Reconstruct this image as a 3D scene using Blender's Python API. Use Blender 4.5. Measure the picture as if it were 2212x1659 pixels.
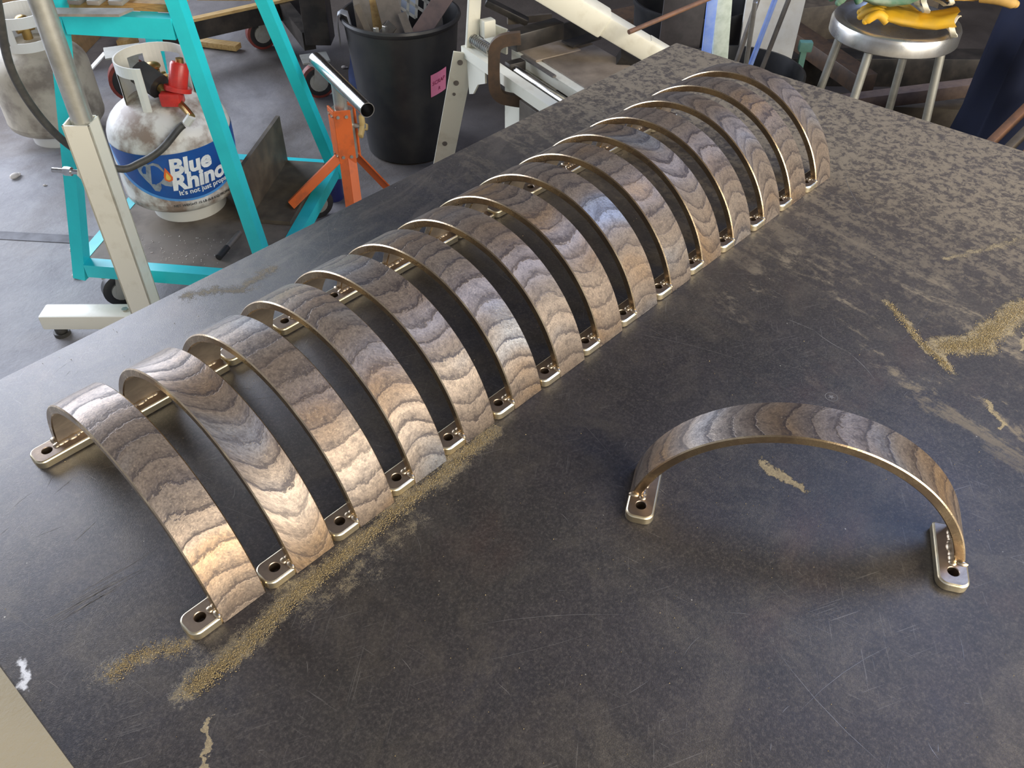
import bpy, bmesh, math, random
from mathutils import Vector, Matrix
R = math.radians
sc = bpy.context.scene
COL = sc.collection
for o in list(bpy.data.objects): bpy.data.objects.remove(o)
random.seed(7)

# ------------------------------------------------------------------ camera
cd = bpy.data.cameras.new('camera'); cam = bpy.data.objects.new('camera', cd); COL.objects.link(cam)
cd.sensor_fit = 'HORIZONTAL'; cd.sensor_width = 36.0; cd.lens = 36.0 * 1861.66 / 2212.0
cd.clip_start = 0.02; cd.clip_end = 60
rgt = Vector((0.67056702, -0.74183076, 0.00519583)); up = Vector((0.4988408, 0.45608171, 0.7369853)); fwd = Vector((0.54908809, 0.49160614, -0.6758888))
m = Matrix((rgt, up, -fwd)).transposed().to_4x4(); m.translation = Vector((0.01132, -1.10907, 1.55))
cam.matrix_world = m
sc.camera = cam

# ------------------------------------------------------------------ world, lamps, exposure
w = bpy.data.worlds.new('World'); sc.world = w; w.use_nodes = True
bgn = w.node_tree.nodes['Background']; bgn.inputs[0].default_value = (0.80, 0.86, 1.0, 1); bgn.inputs[1].default_value = 0.45
def area(name, loc, target, sx, sy, power, color):
    l = bpy.data.lights.new(name, 'AREA'); l.shape = 'RECTANGLE'; l.size = sx; l.size_y = sy; l.energy = power; l.color = color
    o = bpy.data.objects.new(name, l); COL.objects.link(o); o.location = loc
    o.rotation_euler = (Vector(target) - Vector(loc)).to_track_quat('-Z', 'Y').to_euler()
    return o
area('door_daylight', (0.4, 5.2, 2.3), (0.8, 0.0, 0.6), 4.2, 3.0, 400, (0.80, 0.86, 1.0))
area('front_daylight', (0.8, -5.6, 2.7), (1.0, 0.5, 0.5), 6.4, 3.6, 640, (1.0, 0.91, 0.76))
area('skylight', (3.7, -1.7, 4.3), (3.7, -1.7, 0.0), 2.6, 1.8, 85, (0.38, 0.55, 1.0))
sc.view_settings.view_transform = 'Standard'; sc.view_settings.look = 'None'
sc.view_settings.exposure = 0.0; sc.view_settings.gamma = 1.0; sc.view_settings.use_curve_mapping = False

# ------------------------------------------------------------------ materials
class NT:
    def __init__(s, name):
        s.m = bpy.data.materials.new(name); s.m.use_nodes = True; s.t = s.m.node_tree; s.n = s.t.nodes; s.l = s.t.links
        s.b = s.n['Principled BSDF']
    def node(s, typ, **kw):
        n = s.n.new(typ)
        for k, v in kw.items(): setattr(n, k, v)
        return n
    def set(s, sock, v):
        if hasattr(v, 'is_output') or isinstance(v, bpy.types.NodeSocket): s.l.new(v, sock)
        else: sock.default_value = v
    def math(s, op, a, b=0.0, c=0.0, clamp=False):
        n = s.node('ShaderNodeMath', operation=op); n.use_clamp = clamp
        s.set(n.inputs[0], a); s.set(n.inputs[1], b); s.set(n.inputs[2], c); return n.outputs[0]
    def lin(s, x, a, b): return s.math('DIVIDE', s.math('SUBTRACT', x, a), b - a, clamp=True)
    def coord(s, out='Object'): return s.node('ShaderNodeTexCoord').outputs[out]
    def mapping(s, v, scale=(1, 1, 1), loc=(0, 0, 0), rot=(0, 0, 0)):
        n = s.node('ShaderNodeMapping'); s.l.new(v, n.inputs[0]); n.inputs['Scale'].default_value = scale
        n.inputs['Location'].default_value = loc; n.inputs['Rotation'].default_value = rot; return n.outputs[0]
    def noise(s, v, scale, detail=4, rough=0.55, dist=0.0, w=None):
        n = s.node('ShaderNodeTexNoise')
        if w is not None: n.noise_dimensions = '4D'; s.set(n.inputs['W'], w)
        s.l.new(v, n.inputs['Vector']); n.inputs['Scale'].default_value = scale; n.inputs['Detail'].default_value = detail
        n.inputs['Roughness'].default_value = rough; n.inputs['Distortion'].default_value = dist
        return n.outputs[0]
    def ramp(s, v, stops, interp='LINEAR'):
        n = s.node('ShaderNodeValToRGB'); s.set(n.inputs[0], v); e = n.color_ramp.elements; n.color_ramp.interpolation = interp
        while len(e) < len(stops): e.new(0.5)
        for i, (p, c) in enumerate(stops):
            e[i].position = p; e[i].color = (c, c, c, 1) if isinstance(c, (int, float)) else (*c, 1)
        return n.outputs[0]
    def mix(s, f, a, b, typ='MIX'):
        n = s.node('ShaderNodeMix', data_type='RGBA', blend_type=typ)
        s.set(n.inputs[0], f)
        for k, v in ((6, a), (7, b)): s.set(n.inputs[k], v if isinstance(v, bpy.types.NodeSocket) else (*v, 1))
        return n.outputs[2]
    def out(s, color=None, rough=None, metal=None, bump=None, dist=0.002, spec=None):
        for k, v in (('Base Color', color), ('Roughness', rough), ('Metallic', metal), ('Specular IOR Level', spec)):
            if v is not None: s.set(s.b.inputs[k], v if not isinstance(v, tuple) else (*v, 1))
        if bump is not None:
            b = s.node('ShaderNodeBump'); b.inputs['Distance'].default_value = dist; b.inputs['Strength'].default_value = 0.6
            s.l.new(bump, b.inputs['Height']); s.l.new(b.outputs[0], s.b.inputs['Normal'])
        return s.m
MATS = {}
def paint(name, c, c2=None, rough=0.5, metal=0.0, scale=25, lo=0.42, hi=0.68, bump=0.0, stretch=(1, 1, 1)):
    """a surface of one colour with worn or dirty patches of a second one"""
    if name in MATS: return MATS[name]
    t = NT(name); v = t.mapping(t.coord(), scale=stretch)
    f = t.noise(v, scale, 6, 0.6)
    c2 = c2 or tuple(x * 0.7 for x in c)
    col = t.mix(t.ramp(f, [(lo, 0.0), (hi, 1.0)]), c, c2)
    r = t.math('ADD', t.math('MULTIPLY', f, 0.25), rough - 0.12)
    MATS[name] = t.out(col, r, metal, t.noise(v, scale * 6, 3) if bump else None, bump or 0.001)
    return MATS[name]

# bronze handle face, heat-patterned crescents; UV = (warped arc length, place across the band)
def mat_bronze():
    t = NT('patterned_bronze')
    uv = t.node('ShaderNodeUVMap'); uv.uv_map = 'UVMap'
    rnd = t.math('MULTIPLY', t.node('ShaderNodeObjectInfo').outputs['Random'], 40.0)
    v1 = t.mapping(uv.outputs[0], scale=(1, 0.55, 1))
    n1 = t.noise(v1, 36, 4, 0.6, 0.6, w=rnd); n2 = t.noise(v1, 7, 2, 0.5, w=rnd); nf = t.noise(uv.outputs[0], 420, 3, 0.7, w=rnd)
    n4 = t.noise(t.mapping(uv.outputs[0], scale=(1, 1, 1)), 120, 4, 0.7, w=rnd)
    sep = t.node('ShaderNodeSeparateXYZ'); t.l.new(uv.outputs[0], sep.inputs[0])
    u = t.math('ADD', sep.outputs[0], t.math('MULTIPLY', t.math('SUBTRACT', n1, 0.5), 0.030))
    u = t.math('ADD', u, t.math('MULTIPLY', t.math('SUBTRACT', n4, 0.5), 0.018))
    ph = t.math('ADD', t.math('MULTIPLY', u, 35.0), t.math('MULTIPLY', n2, 2.6))
    fr = t.math('FRACT', ph)
    dark = t.ramp(fr, [(0.0, 0.0), (0.05, 0.85), (0.11, 1.0), (0.20, 0.62), (0.45, 0.28), (0.75, 0.04), (1.0, 0.0)])
    amp = t.ramp(t.noise(v1, 13, 2, 0.5, w=t.math('ADD', rnd, 9.0)), [(0.3, 0.5), (0.6, 1.0)])
    dark = t.math('MULTIPLY', dark, amp)
    tint = t.noise(v1, 9, 2, 0.5, w=t.math('ADD', rnd, 3.0))
    base = t.ramp(tint, [(0.32, (0.31, 0.315, 0.335)), (0.43, (0.32, 0.265, 0.220)), (0.56, (0.31, 0.240, 0.185)), (0.68, (0.38, 0.245, 0.130))])
    dk = t.ramp(tint, [(0.3, (0.070, 0.074, 0.10)), (0.5, (0.066, 0.052, 0.050)), (0.7, (0.085, 0.058, 0.048))])
    col = t.mix(dark, base, dk)
    col = t.mix(t.ramp(n4, [(0.34, 0.5), (0.52, 0.0)]), col, (0.075, 0.062, 0.06))
    col = t.mix(t.ramp(nf, [(0.34, 0.45), (0.54, 0.0)]), col, (0.07, 0.058, 0.05))
    col = t.mix(t.ramp(nf, [(0.58, 0.0), (0.74, 0.55)]), col, (0.62, 0.50, 0.34))
    h = t.math('ADD', t.math('MULTIPLY', dark, -0.6), t.math('MULTIPLY', nf, 0.5))
    return t.out(col, t.math('ADD', 0.38, t.math('MULTIPLY', dark, 0.14)), 0.52, h, 0.0007)
def mat_brass(name, c, c2, rough, metal=1.0):
    t = NT(name); v = t.coord(); f = t.noise(v, 30, 4, 0.6, 0.5)
    col = t.mix(t.ramp(f, [(0.4, 0.0), (0.62, 1.0)]), c, c2)
    return t.out(col, t.math('ADD', rough, t.math('MULTIPLY', f, 0.15)), metal, t.noise(v, 300, 2), 0.0002)
M_BRONZE = mat_bronze()
M_EDGE = mat_brass('polished_bronze_edge', (0.74, 0.58, 0.37), (0.46, 0.35, 0.24), 0.20)
M_INNER = mat_brass('dull_bronze_inside', (0.33, 0.275, 0.22), (0.24, 0.20, 0.165), 0.48, 0.4)
M_FOOT = mat_brass('bronze_foot', (0.42, 0.33, 0.25), (0.30, 0.24, 0.20), 0.36)
M_FOOTEDGE = mat_brass('bright_bronze_foot_edge', (0.95, 0.88, 0.68), (0.88, 0.76, 0.52), 0.30)
M_WELD = mat_brass('bronze_weld', (0.62, 0.52, 0.38), (0.45, 0.36, 0.27), 0.30)

def mat_table():
    t = NT('mill_scale_steel'); v = t.coord()
    sep = t.node('ShaderNodeSeparateXYZ'); t.l.new(v, sep.inputs[0]); X, Y = sep.outputs[0], sep.outputs[1]
    big = t.noise(v, 3.2, 5, 0.6, 0.4); mid = t.noise(v, 16, 5, 0.65, 0.3); fine = t.noise(v, 330, 4, 0.75); grit = t.noise(v, 800, 2, 0.7)
    def aniso(ang, sx, sy, loc=0.0): return t.mapping(t.mapping(v, rot=(0, 0, R(ang)), loc=(loc, loc, 0)), scale=(sx, sy, 1))
    wx = t.math('ADD', X, t.math('MULTIPLY', t.math('SUBTRACT', t.noise(v, 22, 5, 0.65), 0.5), 0.055)); wy = t.math('ADD', Y, t.math('MULTIPLY', t.math('SUBTRACT', t.noise(t.mapping(v, loc=(7, 3, 0)), 22, 5, 0.65), 0.5), 0.055))
    col = t.ramp(big, [(0.32, (0.058, 0.057, 0.068)), (0.47, (0.070, 0.062, 0.062)), (0.58, (0.066, 0.060, 0.056)), (0.72, (0.098, 0.070, 0.060))])
    col = t.mix(t.ramp(mid, [(0.35, 0.5), (0.62, 0.0)]), col, (0.050, 0.046, 0.046))
    col = t.mix(t.ramp(fine, [(0.50, 0.0), (0.72, 0.5)]), col, (0.20, 0.175, 0.15))
    col = t.mix(t.ramp(fine, [(0.32, 0.55), (0.48, 0.0)]), col, (0.030, 0.028, 0.029))
    haze = t.noise(v, 11, 6, 0.75, 0.5)
    col = t.mix(t.math('MULTIPLY', t.ramp(haze, [(0.48, 0.0), (0.68, 0.5)]), t.ramp(grit, [(0.40, 0.2), (0.6, 1.0)])), col, (0.20, 0.17, 0.13))
    # directional scratches
    def scratch(ang, sx, sy, lo, seed):
        return t.ramp(t.noise(aniso(ang, sx, sy, seed), 1.0, 2, 0.5), [(lo, 0.0), (lo + 0.03, 1.0)])
    brk = t.ramp(t.noise(v, 7, 2), [(0.45, 0.0), (0.6, 1.0)])
    s1 = scratch(-35, 16, 700, 0.69, 1.0); s2 = scratch(28, 14, 650, 0.69, 5.0); s3 = scratch(80, 16, 700, 0.70, 9.0)
    scr = t.math('MULTIPLY', t.math('MAXIMUM', t.math('MAXIMUM', s1, s2), s3), brk)
    col = t.mix(t.math('MULTIPLY', scr, 0.35), col, (0.30, 0.28, 0.26))
    # swept metal dust: patches with shapes of their own
    def seg(a, b, wd):
        dx, dy = b[0] - a[0], b[1] - a[1]; L2 = dx * dx + dy * dy
        px = t.math('SUBTRACT', wx, a[0]); py = t.math('SUBTRACT', wy, a[1])
        h = t.math('DIVIDE', t.math('ADD', t.math('MULTIPLY', px, dx), t.math('MULTIPLY', py, dy)), L2, clamp=True)
        ex = t.math('SUBTRACT', px, t.math('MULTIPLY', h, dx)); ey = t.math('SUBTRACT', py, t.math('MULTIPLY', h, dy))
        d = t.math('SQRT', t.math('ADD', t.math('MULTIPLY', ex, ex), t.math('MULTIPLY', ey, ey)))
        return t.math('SUBTRACT', 1.0, t.math('DIVIDE', d, wd), clamp=True)
    def chain(pts, wd):
        r = None
        for a, b in zip(pts, pts[1:]):
            q = seg(a, b, wd); r = q if r is None else t.math('MAXIMUM', r, q)
        return r
    ridge = chain([(0.115, -0.590), (0.165, -0.592), (0.257, -0.580), (0.33, -0.577), (0.44, -0.572), (0.58, -0.567)], 0.024)
    ridge = t.math('MAXIMUM', ridge, t.math('MULTIPLY', chain([(0.07, -0.521), (0.102, -0.520), (0.138, -0.545)], 0.028), 0.75))
    ridge = t.math('MAXIMUM', ridge, t.math('MULTIPLY', chain([(0.25, -0.60), (0.30, -0.61), (0.40, -0.60)], 0.035), 0.55))
    ridge = t.math('MAXIMUM', ridge, t.math('MULTIPLY', chain([(0.465, -0.017), (0.538, -0.07), (0.60, -0.06)], 0.022), 0.8))
    yel = chain([(1.139, -0.933), (1.175, -0.968), (1.241, -0.973), (1.330, -0.990)], 0.030)
    yel = t.math('MAXIMUM', yel, t.math('MULTIPLY', chain([(1.190, -0.830), (1.130, -0.905), (1.098, -0.962)], 0.012), 0.72))
    yel = t.math('MAXIMUM', yel, t.math('MULTIPLY', chain([(1.36, -0.85), (1.54, -0.93)], 0.014), 0.5))
    for a, b, q in (((0.765, -0.858), (0.762, -0.911), .008), ((1.069, -1.028), (1.032, -1.053), .006), ((1.21, -1.02), (1.26, -1.01), .006),
                    ((0.080, -0.669), (0.111, -0.634), .004)):
        yel = t.math('MAXIMUM', yel, t.math('MULTIPLY', seg(a, b, q), 1.1))
    edge = t.math('ADD', t.math('MULTIPLY', t.math('SUBTRACT', t.noise(v, 70, 6, 0.8), 0.5), 2.4), t.math('MULTIPLY', t.math('SUBTRACT', grit, 0.5), 1.2))
    rm = t.ramp(t.math('ADD', ridge, edge), [(0.40, 0.0), (0.80, 1.0)])
    rm = t.math('MULTIPLY', rm, t.ramp(ridge, [(0.0, 0.0), (0.12, 1.0)]))
    ym = t.math('MULTIPLY', t.ramp(t.math('ADD', t.math('MULTIPLY', yel, t.math('ADD', 0.35, t.math('MULTIPLY', t.noise(v, 38, 3, 0.6), 1.2))), t.math('MULTIPLY', edge, 0.6)), [(0.28, 0.0), (0.50, 1.0)]), t.ramp(yel, [(0.0, 0.0), (0.1, 1.0)]))
    # smeared tan film, thick towards the far end of the table, streaky where it was wiped
    far = t.math('ADD', t.math('MULTIPLY', X, 0.95), t.math('MULTIPLY', Y, 0.12))
    far = t.lin(far, 0.80, 1.40)
    wipe = t.noise(aniso(12, 22, 5), 1.0, 6, 0.7, 0.5)
    blot = t.noise(v, 60, 7, 0.8, 0.4)
    vfar = t.lin(X, 1.10, 1.60)
    wk = t.math('SUBTRACT', 0.58, t.math('MULTIPLY', vfar, 0.36))
    fn = t.math('ADD', t.math('MULTIPLY', wipe, wk), t.math('MULTIPLY', blot, t.math('SUBTRACT', 1.0, wk)))
    fn = t.math('ADD', fn, t.math('MULTIPLY', vfar, 0.05))
    film = t.math('MULTIPLY', far, t.ramp(fn, [(0.50, 0.0), (0.57, 1.0)]))
    mid_ = t.math('MULTIPLY', t.lin(X, 0.92, 1.06), t.math('SUBTRACT', 1.0, t.lin(X, 1.25, 1.5)))
    mid_ = t.math('MULTIPLY', mid_, t.math('SUBTRACT', 1.0, t.lin(Y, -0.66, -0.58)))
    film = t.math('MAXIMUM', film, t.math('MULTIPLY', mid_, t.ramp(t.math('ADD', t.math('MULTIPLY', wipe, 0.7), t.math('MULTIPLY', blot, 0.3)), [(0.53, 0.0), (0.60, 1.0)])))
    wave = t.noise(aniso(-14, 3.2, 15), 1.0, 5, 0.6, 2.0)
    sideb = t.math('MULTIPLY', t.ramp(t.math('ADD', Y, 1.0), [(0.62, 0.0), (0.82, 1.0)]), t.ramp(X, [(0.35, 0.0), (0.7, 1.0)]))
    film2 = t.math('MULTIPLY', t.ramp(wave, [(0.50, 0.0), (0.64, 1.0)]), sideb)
    col = t.mix(t.math('MULTIPLY', film2, 0.38), col, (0.22, 0.185, 0.15))
    col = t.mix(t.math('MULTIPLY', far, 0.55), col, (0.145, 0.115, 0.088))
    col = t.mix(t.math('MULTIPLY', film, 0.62), col, (0.37, 0.30, 0.20))
    col = t.mix(t.math('MULTIPLY', rm, 0.8), col, t.mix(t.ramp(fine, [(0.36, 0.0), (0.62, 1.0)]), (0.20, 0.16, 0.10), (0.38, 0.31, 0.185)))
    col = t.mix(t.math('MULTIPLY', ym, 0.88), col, t.mix(t.ramp(fine, [(0.36, 0.0), (0.62, 1.0)]), (0.27, 0.215, 0.13), (0.46, 0.37, 0.215)))
    # chalk-white nick by the corner and small bright flecks
    col = t.mix(t.math('MULTIPLY', seg((0.018, -0.440), (0.008, -0.466), .006), 1.6, clamp=True), col, (0.75, 0.74, 0.74))
    vor = t.node('ShaderNodeTexVoronoi'); t.l.new(v, vor.inputs['Vector']); vor.inputs['Scale'].default_value = 45
    fleck = t.math('MULTIPLY', t.ramp(vor.outputs['Distance'], [(0.02, 1.0), (0.05, 0.0)]), t.ramp(t.noise(v, 30, 1), [(0.56, 0.0), (0.60, 1.0)]))
    col = t.mix(t.math('MULTIPLY', fleck, 0.7), col, (0.75, 0.7, 0.6))
    dust = t.math('MAXIMUM', t.math('MAXIMUM', rm, ym), t.math('MULTIPLY', film, 0.75))
    dust = t.math('MAXIMUM', dust, t.math('MULTIPLY', far, 0.55))
    rough = t.math('ADD', t.math('ADD', 0.30, t.math('MULTIPLY', fine, 0.20)), t.math('MULTIPLY', dust, 0.4))
    metal = t.math('MULTIPLY', t.math('SUBTRACT', 1.0, dust), 0.35)
    h = t.math('ADD', t.math('MULTIPLY', grit, 0.5), t.math('MULTIPLY', t.math('MAXIMUM', rm, ym), t.math('ADD', 0.5, grit)))
    return t.out(col, rough, metal, h, 0.0008)
M_TABLE = mat_table()
def mat_floor():
    t = NT('stained_concrete'); v = t.coord()
    a = t.noise(v, 1.3, 5, 0.6, 0.5); b = t.noise(v, 6, 6, 0.7, 0.3); c = t.noise(v, 60, 4, 0.7)
    col = t.ramp(b, [(0.3, (0.24, 0.235, 0.25)), (0.5, (0.34, 0.335, 0.35)), (0.7, (0.43, 0.42, 0.43))])
    col = t.mix(t.ramp(a, [(0.50, 0.0), (0.66, 0.7)]), col, (0.14, 0.108, 0.085))
    col = t.mix(t.ramp(c, [(0.55, 0.0), (0.75, 0.35)]), col, (0.45, 0.43, 0.41))
    sep = t.node('ShaderNodeSeparateXYZ'); t.l.new(v, sep.inputs[0])
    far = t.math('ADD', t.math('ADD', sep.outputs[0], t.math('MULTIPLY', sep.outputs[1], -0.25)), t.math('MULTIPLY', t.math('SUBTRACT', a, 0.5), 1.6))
    far = t.ramp(t.math('DIVIDE', far, 4.0), [(0.20, 0.0), (0.36, 0.7), (0.56, 1.0)])     # brown dirt on the slab, plus shade behind the table painted in dark
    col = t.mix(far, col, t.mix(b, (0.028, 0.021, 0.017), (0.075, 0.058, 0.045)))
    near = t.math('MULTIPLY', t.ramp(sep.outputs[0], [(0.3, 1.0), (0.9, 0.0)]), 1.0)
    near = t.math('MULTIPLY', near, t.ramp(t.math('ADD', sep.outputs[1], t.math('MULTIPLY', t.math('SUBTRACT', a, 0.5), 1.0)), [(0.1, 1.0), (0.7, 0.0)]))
    col = t.mix(t.math('MULTIPLY', near, 0.9), col, (0.46, 0.385, 0.245))  # warm daylight on the near floor, painted in as a beige tone
    return t.out(col, t.math('ADD', 0.55, t.math('MULTIPLY', b, 0.3)), 0.0, t.math('ADD', c, b), 0.003)
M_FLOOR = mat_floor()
TURQ = paint('turquoise_paint', (0.020, 0.60, 0.66), (0.016, 0.52, 0.58), 0.42, scale=9)
WHITE = paint('cream_white_paint', (0.80, 0.78, 0.66), (0.62, 0.58, 0.46), 0.42, scale=12, lo=0.55, hi=0.78)
TANKW = paint('dusty_white_enamel', (0.70, 0.68, 0.63), (0.27, 0.20, 0.155), 0.42, scale=13, lo=0.44, hi=0.62)
TANKC = paint('white_enamel', (0.76, 0.75, 0.70), (0.6, 0.57, 0.5), 0.38, scale=9, lo=0.55, hi=0.8)
TANKD = paint('dirty_grey_enamel', (0.46, 0.41, 0.32), (0.20, 0.165, 0.13), 0.55, scale=7, lo=0.46, hi=0.64)
BLUE = paint('label_blue', (0.010, 0.085, 0.34), (0.012, 0.055, 0.22), 0.35, scale=10)
LBLUE = paint('label_light_blue', (0.10, 0.33, 0.72), (0.08, 0.26, 0.6), 0.35)
LETTER = paint('label_white', (0.85, 0.87, 0.87), (0.7, 0.72, 0.72), 0.4)
GREYINK = paint('label_grey', (0.30, 0.33, 0.36), (0.16, 0.18, 0.22), 0.45, scale=60)
BLACKINK = paint('label_black', (0.03, 0.03, 0.03), (0.08, 0.08, 0.08), 0.5)
FLAME1 = paint('label_flame_red', (0.75, 0.10, 0.02), (0.8, 0.2, 0.03), 0.4)
FLAME2 = paint('label_flame_yellow', (0.85, 0.60, 0.10), (0.8, 0.5, 0.08), 0.4)
RUBBER = paint('black_rubber', (0.045, 0.043, 0.038), (0.08, 0.075, 0.065), 0.55, scale=40)
BLACKP = paint('black_plastic', (0.020, 0.020, 0.022), (0.04, 0.038, 0.035), 0.42, scale=8)
BLACKS = paint('black_steel', (0.028, 0.026, 0.024), (0.06, 0.05, 0.042), 0.38, metal=0.3, scale=14)
RED = paint('red_paint', (0.60, 0.035, 0.025), (0.42, 0.03, 0.025), 0.3, scale=30)
ORANGE = paint('orange_paint', (0.78, 0.16, 0.035), (0.52, 0.12, 0.04), 0.42, scale=18, lo=0.52, hi=0.72)
CHROME = paint('worn_chrome', (0.62, 0.62, 0.62), (0.42, 0.40, 0.38), 0.22, metal=1.0, scale=30)
GALV = paint('galvanised_steel', (0.55, 0.55, 0.50), (0.40, 0.39, 0.34), 0.36, metal=0.7, scale=20)
ALU = paint('brushed_aluminium', (0.66, 0.66, 0.64), (0.48, 0.46, 0.43), 0.30, metal=0.9, scale=16)
STEEL = paint('grey_steel', (0.24, 0.22, 0.20), (0.15, 0.13, 0.115), 0.42, metal=0.5, scale=22)
RUST = paint('rusty_steel', (0.20, 0.10, 0.055), (0.11, 0.065, 0.045), 0.62, scale=26)
BROWN = paint('brown_painted_iron', (0.095, 0.058, 0.036), (0.055, 0.038, 0.028), 0.45, scale=30)
DARKBR = paint('dark_brown_dusty_steel', (0.075, 0.060, 0.046), (0.13, 0.105, 0.075), 0.55, scale=16)
PLY = paint('dusty_plywood', (0.20, 0.165, 0.13), (0.115, 0.092, 0.075), 0.7, scale=10)
PLYE = paint('plywood_edge', (0.48, 0.26, 0.09), (0.28, 0.14, 0.05), 0.6, scale=40, stretch=(1, 1, 8))
WOOD = paint('raw_pine', (0.52, 0.36, 0.15), (0.38, 0.24, 0.09), 0.6, scale=18, stretch=(1, 6, 6))
YELLOW = paint('yellow_leather', (0.82, 0.46, 0.02), (0.62, 0.38, 0.06), 0.6, scale=14)
CUFF = paint('cream_cuff', (0.85, 0.80, 0.62), (0.65, 0.58, 0.42), 0.75, scale=40)
GREEN = paint('green_cloth', (0.08, 0.22, 0.13), (0.30, 0.36, 0.26), 0.8, scale=20)
NAVY = paint('navy_cloth', (0.008, 0.013, 0.040), (0.012, 0.018, 0.05), 0.85, scale=14)
PINK = paint('pink_paper', (0.95, 0.28, 0.42), (0.90, 0.25, 0.38), 0.7)
PURPLE = paint('note_ink', (0.33, 0.03, 0.10), (0.45, 0.05, 0.14), 0.7)
LILAC = paint('pale_blue_paint', (0.20, 0.32, 0.80), (0.30, 0.42, 0.82), 0.45)
PALEG = paint('pale_green_white_paint', (0.58, 0.66, 0.60), (0.42, 0.5, 0.44), 0.6, scale=30)
MINT = paint('mint_paint', (0.22, 0.46, 0.36), (0.18, 0.36, 0.28), 0.6)
TANP = paint('tan_plastic', (0.60, 0.44, 0.18), (0.5, 0.36, 0.14), 0.5)
BRASS = paint('brass_fitting', (0.46, 0.30, 0.10), (0.33, 0.22, 0.09), 0.35, metal=0.9)
SPRAYB = paint('dark_blue_tin', (0.02, 0.025, 0.12), (0.03, 0.035, 0.15), 0.3)
CHALK = paint('white_crumb', (0.75, 0.70, 0.64), (0.6, 0.52, 0.46), 0.8)
SAND = paint('bronze_filings', (0.42, 0.33, 0.17), (0.26, 0.20, 0.12), 0.5, metal=0.3, scale=300)
GLASSB = paint('brown_grey_casting', (0.30, 0.24, 0.18), (0.19, 0.15, 0.115), 0.5, scale=12)
WALLM = paint('dark_workshop_wall', (0.040, 0.032, 0.026), (0.022, 0.018, 0.016), 0.8, scale=3)
ROOFM = paint('dark_roof_boards', (0.10, 0.085, 0.07), (0.06, 0.05, 0.045), 0.8, scale=3)
BLUEC = paint('blue_cloth', (0.02, 0.035, 0.10), (0.03, 0.05, 0.14), 0.85)

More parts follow.
